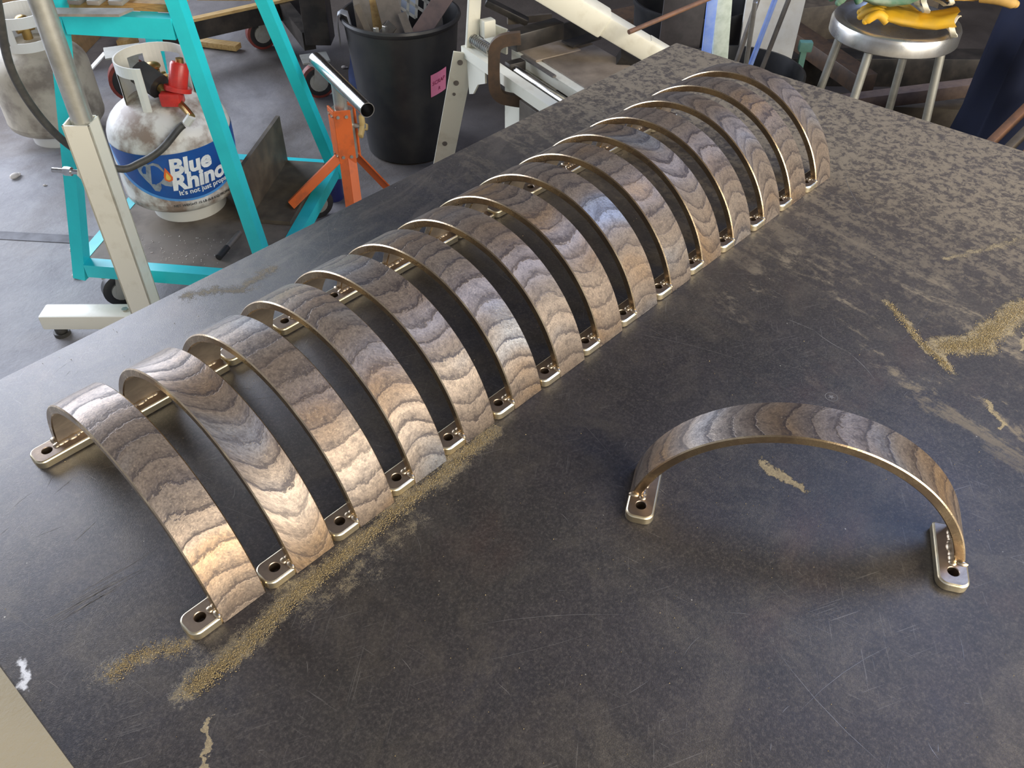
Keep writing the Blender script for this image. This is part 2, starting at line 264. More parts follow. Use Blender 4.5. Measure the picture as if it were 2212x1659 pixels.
# ------------------------------------------------------------------ mesh helpers
def frame(d, upv=(0, 0, 1)):
    d = Vector(d).normalized(); u = Vector(upv)
    if abs(d.dot(u)) > 0.98: u = Vector((1, 0, 0))
    x = d.cross(u).normalized(); y = x.cross(d).normalized(); return x, y, d
class MB:
    def __init__(s): s.v = []; s.f = []; s.mi = []; s.cur = 0
    def add(s, vs, fs):
        o = len(s.v); s.v += [tuple(v) for v in vs]
        for f in fs: s.f.append([i + o for i in f]); s.mi.append(s.cur)
        return s
    def box(s, c, size, rz=0.0, rot=None, ch=0.0):
        hx, hy, hz = (q / 2 for q in size); M = rot or Matrix.Rotation(rz, 3, 'Z'); c = Vector(c)
        if ch <= 0:
            vs = [c + M @ Vector((x * hx, y * hy, z * hz)) for z in (-1, 1) for x, y in ((-1, -1), (1, -1), (1, 1), (-1, 1))]
            return s.add(vs, [(3, 2, 1, 0), (4, 5, 6, 7), (0, 1, 5, 4), (1, 2, 6, 5), (2, 3, 7, 6), (3, 0, 4, 7)])
        bm = bmesh.new(); bmesh.ops.create_cube(bm, size=1)
        for v in bm.verts: v.co = Vector((v.co.x * size[0], v.co.y * size[1], v.co.z * size[2]))
        bmesh.ops.bevel(bm, geom=bm.edges[:], offset=ch, segments=2, affect='EDGES', profile=0.5)
        bm.verts.index_update()
        r = s.add([c + M @ v.co for v in bm.verts], [[v.index for v in f.verts] for f in bm.faces]); bm.free(); return r
    def bar(s, a, b, wd, ht, upv=(0, 0, 1), ch=0.0):
        a, b = Vector(a), Vector(b); x, y, d = frame(b - a, upv)
        rot = Matrix((x, d, y)).transposed(); return s.box((a + b) / 2, (wd, (b - a).length, ht), rot=rot, ch=ch)
    def tube(s, pts, r, n=12, cap=True, closed=False):
        pts = [Vector(p) for p in pts]; k = len(pts); rs = r if isinstance(r, (list, tuple)) else [r] * k
        vs = []; px = None
        for i, p in enumerate(pts):
            d = (pts[(i + 1) % k] - pts[i - 1]) if closed else (pts[min(i + 1, k - 1)] - pts[max(i - 1, 0)])
            if d.length < 1e-9: d = Vector((0, 0, 1))
            d.normalize()
            if px is None: x, y, _ = frame(d)
            else: x = (px - d * px.dot(d)).normalized(); y = x.cross(d)
            px = x
            vs += [p + (x * math.cos(2 * math.pi * j / n) + y * math.sin(2 * math.pi * j / n)) * rs[i] for j in range(n)]
        fs = []
        for i in range(k if closed else k - 1):
            a, b = i * n, ((i + 1) % k) * n
            fs += [(a + j, a + (j + 1) % n, b + (j + 1) % n, b + j) for j in range(n)]
        if cap and not closed: fs += [tuple(range(n - 1, -1, -1)), tuple(range((k - 1) * n, k * n))]
        return s.add(vs, fs)
    def cyl(s, a, b, r, n=16, r2=None): return s.tube([a, b], [r, r if r2 is None else r2], n)
    def axial(s, c, ax, prof, n=24):
        """closed ring profile (offset along the axis, radius) turned about an axis"""
        c = Vector(c); x, y, d = frame(ax); vs = []
        for o, r in prof: vs += [c + d * o + (x * math.cos(2 * math.pi * j / n) + y * math.sin(2 * math.pi * j / n)) * r for j in range(n)]
        k = len(prof); fs = []
        for i in range(k):
            a, b = i * n, ((i + 1) % k) * n
            fs += [(a + j, a + (j + 1) % n, b + (j + 1) % n, b + j) for j in range(n)]
        return s.add(vs, fs)
    def lathe(s, prof, c=(0, 0, 0), n=40, a0=0.0, a1=2 * math.pi):
        c = Vector(c); full = abs(a1 - a0 - 2 * math.pi) < 1e-6; m = n if full else n + 1; vs = []
        for (r, z) in prof:
            vs += [c + Vector((r * math.cos(a0 + (a1 - a0) * j / n), r * math.sin(a0 + (a1 - a0) * j / n), z)) for j in range(m)]
        fs = []
        for i in range(len(prof) - 1):
            for j in range(n):
                q = (j + 1) % m if full else j + 1
                fs.append((i * m + j, i * m + q, (i + 1) * m + q, (i + 1) * m + j))
        return s.add(vs, fs)
    def prism(s, outline, h, M=None, ch=0.0):
        """outline in local xy, thickness h along local z"""
        M = M or Matrix(); n = len(outline); c = sum((Vector(p) for p in outline), Vector((0, 0))) / n
        lv = [(0.0, 0.0), (h, 0.0)] if ch <= 0 else [(0.0, ch), (ch, 0.0), (h - ch, 0.0), (h, ch)]
        vs = []
        for z, ins in lv:
            for p in outline:
                q = Vector(p); dv = (c - q); q = q + (dv.normalized() * ins if dv.length > 1e-9 else dv); vs.append(M @ Vector((q.x, q.y, z)))
        fs = [tuple(range(n - 1, -1, -1)), tuple(range((len(lv) - 1) * n, len(lv) * n))]
        for i in range(len(lv) - 1): fs += [(i * n + j, i * n + (j + 1) % n, (i + 1) * n + (j + 1) % n, (i + 1) * n + j) for j in range(n)]
        return s.add(vs, fs)
    def ball(s, c, r, sc3=(1, 1, 1), n=12, k=7):
        c = Vector(c); vs = [c + Vector((0, 0, -r * sc3[2]))]
        for i in range(1, k):
            a = -math.pi / 2 + math.pi * i / k
            vs += [c + Vector((r * sc3[0] * math.cos(a) * math.cos(2 * math.pi * j / n), r * sc3[1] * math.cos(a) * math.sin(2 * math.pi * j / n), r * sc3[2] * math.sin(a))) for j in range(n)]
        vs.append(c + Vector((0, 0, r * sc3[2]))); fs = []
        for j in range(n):
            fs.append((0, 1 + (j + 1) % n, 1 + j)); fs.append((len(vs) - 1, 1 + (k - 2) * n + j, 1 + (k - 2) * n + (j + 1) % n))
            for i in range(k - 2): fs.append((1 + i * n + j, 1 + i * n + (j + 1) % n, 1 + (i + 1) * n + (j + 1) % n, 1 + (i + 1) * n + j))
        return s.add(vs, fs)
    def build(s, name, mat, parent=None, smooth=35, label=None):
        me = bpy.data.meshes.new(name); me.from_pydata(s.v, [], s.f)
        mats = mat if isinstance(mat, (list, tuple)) else [mat]
        for q in mats: me.materials.append(q)
        if len(mats) > 1:
            for p, i in zip(me.polygons, s.mi): p.material_index = i
        me.validate(); me.update()
        bm = bmesh.new(); bm.from_mesh(me); bmesh.ops.recalc_face_normals(bm, faces=bm.faces); bm.to_mesh(me); bm.free()
        if smooth: me.shade_smooth(); me.set_sharp_from_angle(angle=R(smooth))
        o = bpy.data.objects.new(name, me); COL.objects.link(o)
        if parent: o.parent = parent
        if label: o['label'] = label
        return o
def tag(o, label, cat, group=None, kind=None):
    o['label'] = label; o['category'] = cat
    if group: o['group'] = group
    if kind: o['kind'] = kind
    return o
def thing(name, loc, label, cat, rz=0.0, group=None):
    o = bpy.data.objects.new(name, None); COL.objects.link(o); o.empty_display_size = 0.05
    o.location = loc; o.rotation_euler = (0, 0, rz); return tag(o, label, cat, group)
def struct(o): o['kind'] = 'structure'; return o
def bez(pts, n=8):
    """Catmull-Rom through points"""
    P = [Vector(p) for p in pts]; out = []
    for i in range(len(P) - 1):
        a, b, c, d = P[max(i - 1, 0)], P[i], P[i + 1], P[min(i + 2, len(P) - 1)]
        for k in range(n):
            t = k / n; out.append(0.5 * ((2 * b) + (c - a) * t + (2 * a - 5 * b + 4 * c - d) * t * t + (3 * b - a - 3 * c + d) * t ** 3))
    out.append(P[-1]); return out
def text_mesh(body, size, bold=0.0, shear=0.0, sx=1.0):
    cu = bpy.data.curves.new('t', 'FONT'); cu.body = body; cu.size = size; cu.offset = bold; cu.shear = shear; cu.resolution_u = 3; cu.align_x = 'LEFT'
    ob = bpy.data.objects.new('t', cu); COL.objects.link(ob); bpy.context.view_layer.update()
    me = bpy.data.meshes.new_from_object(ob.evaluated_get(bpy.context.evaluated_depsgraph_get()))
    vs = [(v.co.x * sx, v.co.y) for v in me.vertices]; fs = [list(p.vertices) for p in me.polygons]
    bpy.data.objects.remove(ob); bpy.data.curves.remove(cu); bpy.data.meshes.remove(me)
    return vs, fs

# ================================================================== STRUCTURE
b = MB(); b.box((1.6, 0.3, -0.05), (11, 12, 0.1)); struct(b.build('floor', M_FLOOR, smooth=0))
# saw-cut joint across the slab is a groove strip in darker filler
b = MB(); b.bar((0.20, 2.36, 0.0005), (1.0, 1.30, 0.0005), 0.045, 0.003); struct(b.build('trim_1', paint('joint_filler', (0.12, 0.12, 0.14), (0.08, 0.08, 0.09), 0.6), smooth=0))
b = MB(); b.box((5.6, 0.3, 2.2), (0.15, 12, 4.6)); struct(b.build('wall_back', WALLM, smooth=0))
b = MB(); b.box((3.9, 5.9, 2.2), (3.4, 0.15, 4.6)); b.box((-2.6, 5.9, 2.2), (2.2, 0.15, 4.6)); b.box((0.35, 5.9, 4.25), (3.8, 0.15, 0.5)); struct(b.build('wall_left', WALLM, smooth=0))
b = MB()
for x0, x1, y0, y1 in ((-3.9, 5.7, -0.7, 6.0), (-3.9, 2.3, -5.7, -0.7), (5.1, 5.7, -5.7, -0.7), (2.3, 5.1, -5.7, -2.7)):
    b.box(((x0 + x1) / 2, (y0 + y1) / 2, 4.55), (x1 - x0, y1 - y0, 0.08))
struct(b.build('ceiling', ROOFM, smooth=0))

# ================================================================== TABLE
tb = thing('welding_table', (0, 0, 0), 'large dark steel welding table with scratched dusty top under the bronze handles', 'table')
b = MB(); b.box((0.92, -0.66, 0.743), (1.84, 1.32, 0.014), ch=0.002); top = b.build('table_top', M_TABLE, tb)
b = MB()
for a, c in (((0.06, -0.05, 0.70), (1.78, -0.05, 0.70)), ((0.06, -1.27, 0.70), (1.78, -1.27, 0.70)), ((0.06, -0.05, 0.70), (0.06, -1.27, 0.70)), ((1.78, -0.05, 0.70), (1.78, -1.27, 0.70))):
    b.bar(a, c, 0.05, 0.072)
b.build('apron', BLACKS, tb, 0)
for x in (0.08, 1.76):
    for y in (-0.07, -1.25):
        q = MB(); q.box((x, y, 0.332), (0.06, 0.06, 0.664)); q.build('leg', BLACKS, tb, 0)

# ================================================================== BRONZE HANDLES
HH, HA, HW, HT, HX0 = 0.156, 0.189, 0.0545, 0.0115, 0.0142
RR = (HA * HA + HH * HH) / (2 * HH); ZC = HH - RR; T0 = math.asin(HA / RR)
def arch_band(name, parent, k, xc, ph, k2=0.0):
    N, Wn, ch = 72, 10, 0.0014; me = bpy.data.meshes.new(name); bm = bmesh.new(); uvl = bm.loops.layers.uv.new('UVMap')
    sec = [(HX0 + ch + (HW - 2 * ch) * j / Wn, 0.0, 0) for j in range(Wn + 1)]              # outer face
    sec += [(HX0 + HW, -ch, 1), (HX0 + HW, -HT + ch, 1), (HX0 + HW - ch, -HT, 2), (HX0 + ch, -HT, 2), (HX0, -HT + ch, 1), (HX0, -ch, 1)]
    rows = []
    for i in range(N + 1):
        t = -T0 + 2 * T0 * i / N; row = []
        for (x, dr, _) in sec:
            r = RR + dr; row.append(bm.verts.new((x, r * math.sin(t), max(ZC + r * math.cos(t), 0.0006))))
        rows.append(row)
    n = len(sec)
    def uvof(i, j):
        s = RR * 2 * T0 * i / N; x = sec[j][0] - HX0; d = (x - xc)
        kk = k + (k2 - k) * (i / N)
        return (s + kk * d * d + ph, x)
    for i in range(N):
        for j in range(n):
            q = (j + 1) % n
            f = bm.faces.new((rows[i][j], rows[i][q], rows[i + 1][q], rows[i + 1][j]))
            f.material_index = 0 if j < Wn else (2 if j == Wn + 3 else 1)
            for lp, (ii, jj) in zip(f.loops, ((i, j), (i, q), (i + 1, q), (i + 1, j))): lp[uvl].uv = uvof(ii, jj)
    for row in (rows[0][::-1], rows[-1]):
        f = bm.faces.new(row); f.material_index = 1
    bmesh.ops.recalc_face_normals(bm, faces=bm.faces)
    bm.to_mesh(me); bm.free()
    for q in (M_BRONZE, M_EDGE, M_INNER): me.materials.append(q)
    me.shade_smooth(); me.set_sharp_from_angle(angle=R(30))
    o = bpy.data.objects.new(name, me); COL.objects.link(o); o.parent = parent; return o
def foot_mesh():
    """plate under one end of the arch, its tab with a screw hole; outer long side at y = +HA"""
    x0, x1, y0, y1, t, r = -0.0188, HX0 + HW, HA - 0.033, HA, 0.0128, 0.011
    def outline(ins):
        pts = []
        yb = y1 - 0.0042
        for cx, cy, a0, rad in ((x0 + r, y0 + r, 180, r), (x1 - 0.003, y0 + 0.003, 270, 0.003), (x1 - 0.003, yb - 0.003, 0, 0.003)):
            for q in range(7):
                a = R(a0 + 90 * q / 6); pts.append((cx + (rad - ins) * math.cos(a), cy + (rad - ins) * math.sin(a)))
        pts += [(HX0 + 0.002, yb - ins), (HX0 - 0.001, y1 - ins)]
        for q in range(7):
            a = R(90 + 90 * q / 6); pts.append((x0 + r + (r - ins) * math.cos(a), y1 - r + (r - ins) * math.sin(a)))
        return pts
    bm = bmesh.new(); loops = []
    for z, ins in ((0.0006, 0.001), (0.0016, 0), (t - 0.0022, 0), (t - 0.0008, 0.0008), (t, 0.0022)):
        loops.append([bm.verts.new((x, y, z)) for x, y in outline(ins)])
    hole = []
    for z, rad in ((t, 0.0068), (t - 0.0008, 0.0062), (0.0006, 0.0062)):
        hole.append([bm.verts.new((rad * math.cos(2 * math.pi * q / 24), HA - 0.0165 + rad * math.sin(2 * math.pi * q / 24), z)) for q in range(24)])
    def side(A, B, mi):
        n = len(A)
        for j in range(n): bm.faces.new((A[j], A[(j + 1) % n], B[(j + 1) % n], B[j])).material_index = mi
    for A, B, mi in zip(loops, loops[1:], (1, 1, 1, 1)): side(A, B, mi)
    for A, B in zip(hole, hole[1:]): side(A, B, 0)
    for A, B in ((loops[-1], hole[0]), (loops[0], hole[-1])):
        ed = [bm.edges.get((L[j], L[(j + 1) % len(L)])) or bm.edges.new((L[j], L[(j + 1) % len(L)])) for L in (A, B) for j in range(len(L))]
        r_ = bmesh.ops.triangle_fill(bm, edges=ed, use_beauty=True)
    bmesh.ops.recalc_face_normals(bm, faces=bm.faces)
    me = bpy.data.meshes.new('foot_plate'); bm.to_mesh(me); bm.free()
    me.materials.append(M_FOOT); me.materials.append(M_FOOTEDGE); me.shade_smooth(); me.set_sharp_from_angle(angle=R(28)); return me
FOOT = foot_mesh()
def weld_mesh():
    b = MB(); rr = random.Random(3); t = 0.0125
    for i in range(8): b.ball((HX0 + 0.004 + i * 0.0052, HA - HT - 0.0035 + rr.uniform(-.0012, .0012), t - .0006), 0.0056 + rr.uniform(0, .0018), (1.2, 0.85, 0.62), 12, 7)
    b.ball((HX0 - 0.0005, HA - 0.006, t), 0.0055, (0.7, 1.2, 0.6), 12, 7); b.ball((HX0 - 0.002, HA - HT - 0.005, t), 0.0046, (1, 1, 0.6), 14, 8)
    o = b.build('weld_bead', M_WELD); me = o.data; bpy.data.objects.remove(o); return me
WELD = weld_mesh()
def handle(loc, rz, label, group, k, xc, ph, k2):
    h = thing('bronze_handle', loc, label, 'handle', rz, group)
    arch_band('arch_band', h, k, xc, ph, k2)
    for sgn in (1, -1):
        for nm, me in (('foot_plate', FOOT), ('weld_bead', WELD)):
            mm = me
            if sgn < 0:
                key = nm + '_mirrored'
                mm = bpy.data.meshes.get(key)
                if mm is None:
                    mm = me.copy(); mm.name = key; mm.transform(Matrix.Diagonal((1, -1, 1, 1))); mm.flip_normals()
            o = bpy.data.objects.new(nm, mm); COL.objects.link(o); o.parent = h
    return h
RX = [0.168, 0.258, 0.347, 0.436, 0.5255, 0.6145, 0.704, 0.7925, 0.8815, 0.972, 1.0615, 1.1505, 1.242, 1.3315, 1.4205]
NY = [-0.537, -0.5435, -0.5465, -0.545, -0.5435, -0.5475, -0.5515, -0.552, -0.552, -0.5535, -0.553, -0.556, -0.560, -0.562, -0.565]
PAT = [(5, .030, 9), (-22, .034, -14), (-4, .026, 6), (10, .026, 10), (-9, .030, -6), (9, .026, 6), (8, .024, 8), (-8, .030, -8), (9, .026, 8), (-8, .030, 10),
       (-20, .034, -10), (18, .030, -16), (24, .030, 14), (8, .026, 6), (26, .030, 16)]
ORD = ['first', 'second', 'third', 'fourth', 'fifth', 'sixth', 'seventh', 'eighth', 'ninth', 'tenth', 'eleventh', 'twelfth', 'thirteenth', 'fourteenth', 'last']
for i in range(15):
    if i == 0: lab = 'arched bronze handle ending the row on the side of the white stand foot'
    elif i == 14: lab = 'arched bronze handle ending the row on the side of the metal stool'
    else: lab = '%s arched bronze handle along the row, counting from the white stand towards the stool' % ORD[i]
    a, xc, c = PAT[i]
    handle((RX[i], NY[i] + HA - 0.0165, 0.75), -0.0149 + random.uniform(-.0008, .0008), lab, 'row of arched bronze handles', a * 1.5, xc, i * 0.013, c * 1.5)
handle((0.6745, -0.9432, 0.75), R(26.65), 'single arched bronze handle standing apart from the row on bare steel', None, 14, .026, 0.4, 16)

# filings swept into a thin ridge beside the row
rs = random.Random(11); vs, fs = [], []
def grains(pts, n, wd, size):
    for _ in range(n):
        q = rs.random() * (len(pts) - 1); i = int(q); t = q - i
        p = Vector(pts[i]).lerp(Vector(pts[i + 1]), t) + Vector((rs.gauss(0, wd * .5), rs.gauss(0, wd * .5)))
        if not (0.01 < p.x < 1.83 and -1.31 < p.y < -0.01): continue
        s = size * rs.uniform(.5, 1.3); o = len(vs); a = rs.random() * 6.28
        for j in range(3): vs.append((p.x + s * math.cos(a + j * 2.09), p.y + s * math.sin(a + j * 2.09), 0.7502))
        vs.append((p.x, p.y, 0.7502 + s * 1.1)); fs.extend(((o, o + 1, o + 3), (o + 1, o + 2, o + 3), (o + 2, o, o + 3), (o + 2, o + 1, o)))
grains([(0.115, -0.592), (0.165, -0.594), (0.257, -0.582), (0.33, -0.579), (0.44, -0.575), (0.58, -0.569)], 6500, 0.011, 0.0007)
grains([(0.07, -0.521), (0.102, -0.520), (0.138, -0.548)], 900, 0.010, 0.0006)
grains([(1.139, -0.933), (1.181, -0.971), (1.241, -0.973), (1.330, -0.990)], 4500, 0.018, 0.0008)
grains([(1.190, -0.830), (1.130, -0.905), (1.098, -0.962)], 1200, 0.007, 0.0008)
grains([(0.05, -0.1), (1.8, -0.2), (1.7, -1.2), (0.1, -0.9), (0.9, -0.6)], 700, 0.35, 0.0007)
me = bpy.data.meshes.new('bronze_filings'); me.from_pydata(vs, [], fs); me.materials.append(SAND)
o = bpy.data.objects.new('bronze_filings', me); COL.objects.link(o)
rq = random.Random(21); q = MB()
def nick(x, y, a, L, wd):
    n = 4; bow = rq.uniform(-.06, .06) * L; dx, dy = math.cos(a), math.sin(a); vv = []
    for i in range(n + 1):
        t_ = i / n; k = (1 - (2 * t_ - 1) ** 2); px_, py_ = x + dx * L * t_ - dy * bow * k, y + dy * L * t_ + dx * bow * k; w_ = wd * (0.25 + 0.75 * k)
        if not (0.01 < px_ < 1.83 and -1.30 < py_ < -0.01): return
        vv += [(px_ - dy * w_, py_ + dx * w_, 0.75012), (px_ + dy * w_, py_ - dx * w_, 0.75012)]
    q.add(vv, [(2 * i, 2 * i + 1, 2 * i + 3, 2 * i + 2) for i in range(n)])
for i in range(420): nick(rq.uniform(0, 1.8), rq.uniform(-1.3, 0), rq.uniform(0, 6.28), rq.choice((.006, .008, .012, .018, .03)), rq.uniform(.00012, .00026))
for i in range(46): nick(rq.uniform(0, 1.6), rq.uniform(-1.3, 0), rq.gauss(-0.75, .9), rq.uniform(.06, .22), rq.uniform(.00014, .00024))
for i in range(14): nick(0.045 + .004 * i + rq.uniform(-.004, .004), -0.405 - rq.uniform(0, .03), -0.12 + rq.uniform(-.04, .04), rq.uniform(.05, .10), .00028)
for a_, b_ in (((1.046, -.735), (1.049, -.779)), ((1.049, -.779), (1.037, -.837)), ((1.037, -.837), (1.007, -.892)), ((1.51, -.60), (1.40, -.70)), ((0.127, -.337), (0.156, -.329)), ((0.02, -.16), (0.10, -.11))):
    L = math.hypot(b_[0] - a_[0], b_[1] - a_[1]); nick(a_[0], a_[1], math.atan2(b_[1] - a_[1], b_[0] - a_[0]), L, .0006)
for r_, n_ in ((.0088, 28), (.0082, 28)):
    vv = []
    for i in range(n_):
        a_ = 2 * math.pi * i / n_
        vv += [(0.934 + r_ * math.cos(a_), -0.864 + r_ * math.sin(a_), 0.75014), (0.934 + (r_ - .0005) * math.cos(a_), -0.864 + (r_ - .0005) * math.sin(a_), 0.75014)]
    q.add(vv, [(2 * i, 2 * i + 1, (2 * i + 3) % (2 * n_), (2 * i + 2) % (2 * n_)) for i in range(n_)])
q.add([(0.934 + (.0052 if i % 2 == 0 else .0022) * math.cos(i * math.pi / 5), -0.864 + (.0052 if i % 2 == 0 else .0022) * math.sin(i * math.pi / 5), 0.75014) for i in range(10)], [tuple(range(10))])
so = q.build('scratch_marks', paint('bare_scratched_steel', (0.30, 0.28, 0.26), (0.16, 0.15, 0.145), 0.4, metal=0.4, scale=60), tb, 0); so['kind'] = 'stuff'
tag(o, 'fine tan bronze filings swept into ridges on the welding table', 'filings', kind='stuff')

# ================================================================== TURQUOISE CART
CO = Vector((0.69, 1.12, 0)); RZC = math.atan2(-0.818, 0.575)     # local x = along the front, local y = depth
cart = thing('steel_cart', CO, 'turquoise painted steel A-frame cart holding the blue-labelled propane cylinder', 'cart', RZC)
CW, CDp, IA, IB = 0.55, 0.64, 0.12, 0.10
def cpt(a, bb, z):
    k = (z - 0.15) / 0.65
    return Vector((IA * k if a == 0 else CW - IA * k, IB * k if bb == 0 else CDp - IB * k, z))
for a in (0, 1):
    for d in (0, 1):
        q = MB(); q.bar(cpt(a, d, 0.125), cpt(a, d, 1.25), 0.034, 0.036, (0, 1, 0)); q.build('leg', TURQ, cart, 0)
def rails(z, hh, nm):
    for p, q_ in (((0, 0), (1, 0)), ((1, 1), (0, 1)), ((1, 0), (1, 1)), ((0, 1), (0, 0)))[:4 if z < .5 else 2]:
        q = MB(); A, B_ = cpt(*p, z), cpt(*q_, z); d = (B_ - A).normalized() * 0.021; q.bar(A + d, B_ - d, 0.036, hh); q.build(nm, TURQ, cart, 0)
rails(0.155, 0.040, 'lower_rail'); rails(0.80, 0.048, 'upper_rail')
q = MB(); q.box((CW / 2, CDp / 2, 0.168), (CW - 0.03, CDp - 0.03, 0.012)); q.build('lower_shelf', PLY, cart, 0, label='dusty brown plywood shelf')
A, B_ = cpt(0, 0, 0.83), cpt(1, 1, 0.83)
q = MB(); q.mi; q.box(((A.x + B_.x) / 2, (A.y + B_.y) / 2, 0.834), (B_.x - A.x - 0.045, B_.y - A.y - 0.03, 0.018)); q.build('top_board', PLYE, cart, 0, label='plywood top with bare orange edge')
TYRE = paint('dark_red_tyre', (0.24, 0.045, 0.032), (0.13, 0.035, 0.03), 0.55)
def caster(parent, loc, rz, rad, wmat, nm='caster', tyre=None):
    """swivel caster: mounting plate, fork, wheel"""
    q = MB(); Mz = Matrix.Rotation(rz, 3, 'Z'); L = Vector(loc)
    q.box(L + Vector((0, 0, rad * 2.35)), (rad * 1.6, rad * 1.4, 0.006), rz)
    for s in (-1, 1):
        q.bar(L + Mz @ Vector((0.3 * rad, s * rad * 0.42, rad * 2.3)), L + Mz @ Vector((0, s * rad * 0.42, rad * 0.9)), rad * 0.7, 0.004, Mz @ Vector((0, 1, 0)))
    q.cyl(L + Vector((0, 0, rad * 2.0)), L + Vector((0, 0, rad * 2.33)), rad * 0.45)
    f = q.build(nm, GALV, parent)
    wq = MB(); ax = Mz @ Vector((0, 1, 0)); c = L + Vector((0, 0, rad)); hw = rad * .30
    wq.axial(c, ax, [(-hw * .8, rad * .45), (-hw, rad * .80), (-hw * .8, rad * .98), (hw * .8, rad * .98), (hw, rad * .80), (hw * .8, rad * .45)], 30)
    wq.build('wheel', wmat, f)
    if tyre:
        tq = MB(); tq.axial(c, ax, [(-hw * 1.04, rad * .84), (-hw * .85, rad), (hw * .85, rad), (hw * 1.04, rad * .84)], 30); tq.build('tyre', tyre, f)
    hq = MB(); hq.cyl(c - ax * rad * 0.38, c + ax * rad * 0.38, rad * 0.55, 18); hq.build('hub', GALV, f)
    return f
for x, y in ((0.06, 0.05), (CW - 0.06, 0.05), (CW - 0.06, CDp - 0.05), (0.06, CDp - 0.05)): caster(cart, (x, y, 0), 0.7, 0.052, BLACKP)

# offcuts lying on the cart top (world coordinates)
def w2(o): return o
DUSTY = paint('dusty_grey_steel', (0.27, 0.24, 0.21), (0.17, 0.15, 0.13), 0.6, scale=18)
offs = [((0.955, 1.030), 34, (0.15, 0.030, 0.010), 'grey steel flat bar offcut lying on the cart top, nearest the galvanised pole', DUSTY),
        ((0.931, 1.068), 34, (0.16, 0.030, 0.010), 'grey steel flat bar offcut between two others on the cart top', STEEL),
        ((0.985, 0.988), 34, (0.14, 0.034, 0.010), 'short wide steel offcut on the cart top, furthest from the galvanised pole', DUSTY),
        ((1.085, 1.000), 15, (0.07, 0.022, 0.012), 'small pale offcut on the cart top beside the turquoise leg', TANP)]
for (x, y), a, s, lab, mt in offs:
    q = MB(); q.box((0, 0, s[2] / 2), s, R(a), ch=0.0015); o = q.build('steel_offcut', mt); o.location = (x, y, 0.8432); tag(o, lab, 'offcut', 'offcuts on the cart top')
q = MB(); q.prism([(-0.10, -0.020), (0.075, -0.020), (0.095, 0.020), (-0.10, 0.020)], 0.006, Matrix.Rotation(R(-48), 4, 'Z')); o = q.build('steel_strip', DUSTY, smooth=0)
o.location = (0.860, 0.945, 0.8434); tag(o, 'flat grey steel strip overhanging the corner of the turquoise cart top', 'steel strip')

# marker and angle iron on the lower shelf
mk = thing('marker_pen', (1.013, 0.868, 0.1752), 'grey marker pen with black cap lying on the cart shelf', 'pen', math.atan2(-0.062, -0.112))
q = MB(); q.cyl((-0.065, 0, 0.009), (0.015, 0, 0.009), 0.008); q.build('barrel', STEEL, mk)
q = MB(); q.cyl((0.013, 0, 0.009), (0.065, 0, 0.009), 0.009); q.build('cap', BLACKP, mk)
q = MB(); q.prism([(0, 0), (0.135, 0), (0.135, 0.012), (0.012, 0.012), (0.012, 0.165), (0, 0.165)], 0.36, Matrix(((1, 0, 0, 0), (0, 0, 1, 0), (0, 1, 0, 0), (0, 0, 0, 1))))
o = q.build('angle_iron', DARKBR, smooth=0); o.location = CO + Matrix.Rotation(RZC, 3, 'Z') @ Vector((0.392, 0.255, 0.1752)); o.rotation_euler = (0, 0, RZC)
tag(o, 'dark brown length of wide angle iron standing on the cart shelf', 'angle iron')

# ================================================================== PROPANE CYLINDERS
def collar(parent, mat, r, z0, z1, cuts):
    """guard ring with hand-hole openings: sectors given as (a0, a1, low, high)"""
    q = MB(); th = 0.004; n = 48
    for i in range(n):
        a = 2 * math.pi * (i + 0.5) / n; spans = [(z0, z1)]
        for (c0, c1, lo, hi) in cuts:
            d = (a - c0) % (2 * math.pi)
            if d < (c1 - c0): spans = [sp for sp in ((z0, lo), (hi, z1)) if sp[1] - sp[0] > 0.004]
        for lo, hi in spans: q.lathe([(r - th, lo), (r, lo), (r, hi), (r - th, hi), (r - th, lo)], n=1, a0=2 * math.pi * i / n, a1=2 * math.pi * (i + 1) / n)
    return q.build('collar', mat, parent)
def cylinder(name, loc, label, rad, rz, mats, ztop, cuts):
    t = thing(name, loc, label, 'gas cylinder', rz)
    q = MB(); q.lathe([(rad * .58, 0.0), (rad * .63, 0.0), (rad * .63, 0.05), (rad * .58, 0.05), (rad * .58, 0.0)], n=48); q.build('foot_ring', mats[0], t)
    q = MB(); pr = [(0.002, 0.028)]
    for i in range(1, 9): a = R(90 * i / 8); pr.append((rad * math.sin(a), 0.085 - 0.057 * math.cos(a)))
    pr.append((rad, 0.088)); pr.append((rad * 1.004, 0.089)); pr.append((rad * 1.004, 0.092)); pr.append((rad, 0.093))
    zs = ztop - 0.205
    pr.append((rad, zs))
    for i in range(1, 11): a = R(90 * i / 10); pr.append((max(rad * math.cos(a), 0.002), zs + 0.105 * math.sin(a)))
    q.lathe(pr, n=64); q.build('body', mats[1], t)
    collar(t, mats[0], rad * 0.565, zs + 0.082, ztop, cuts)
    q = MB(); q.cyl((0, 0, zs + 0.1), (0, 0, zs + 0.165), 0.016); q.cyl((-0.03, 0, zs + 0.14), (0.03, 0, zs + 0.14), 0.012); q.ball((0, 0, zs + 0.175), 0.022, (1, 1, 0.5)); q.build('valve', BRASS, t)
    return t, zs
RADC = 0.168
TH = math.radians(-115.3)
tk, ZS = cylinder('propane_cylinder', (1.072, 1.160, 0.1745), 'white propane cylinder with a blue printed label and red regulator on the cart', RADC, 0.0, (TANKC, TANKW), 0.455,
                  [(TH - 1.35, TH - 0.62, 0.33, 0.425), (TH - 0.28, TH + 1.5, 0.30, 0.460), (TH + 2.1, TH + 2.75, 0.365, 0.43), (TH + 3.3, TH + 3.8, 0.365, 0.43)])
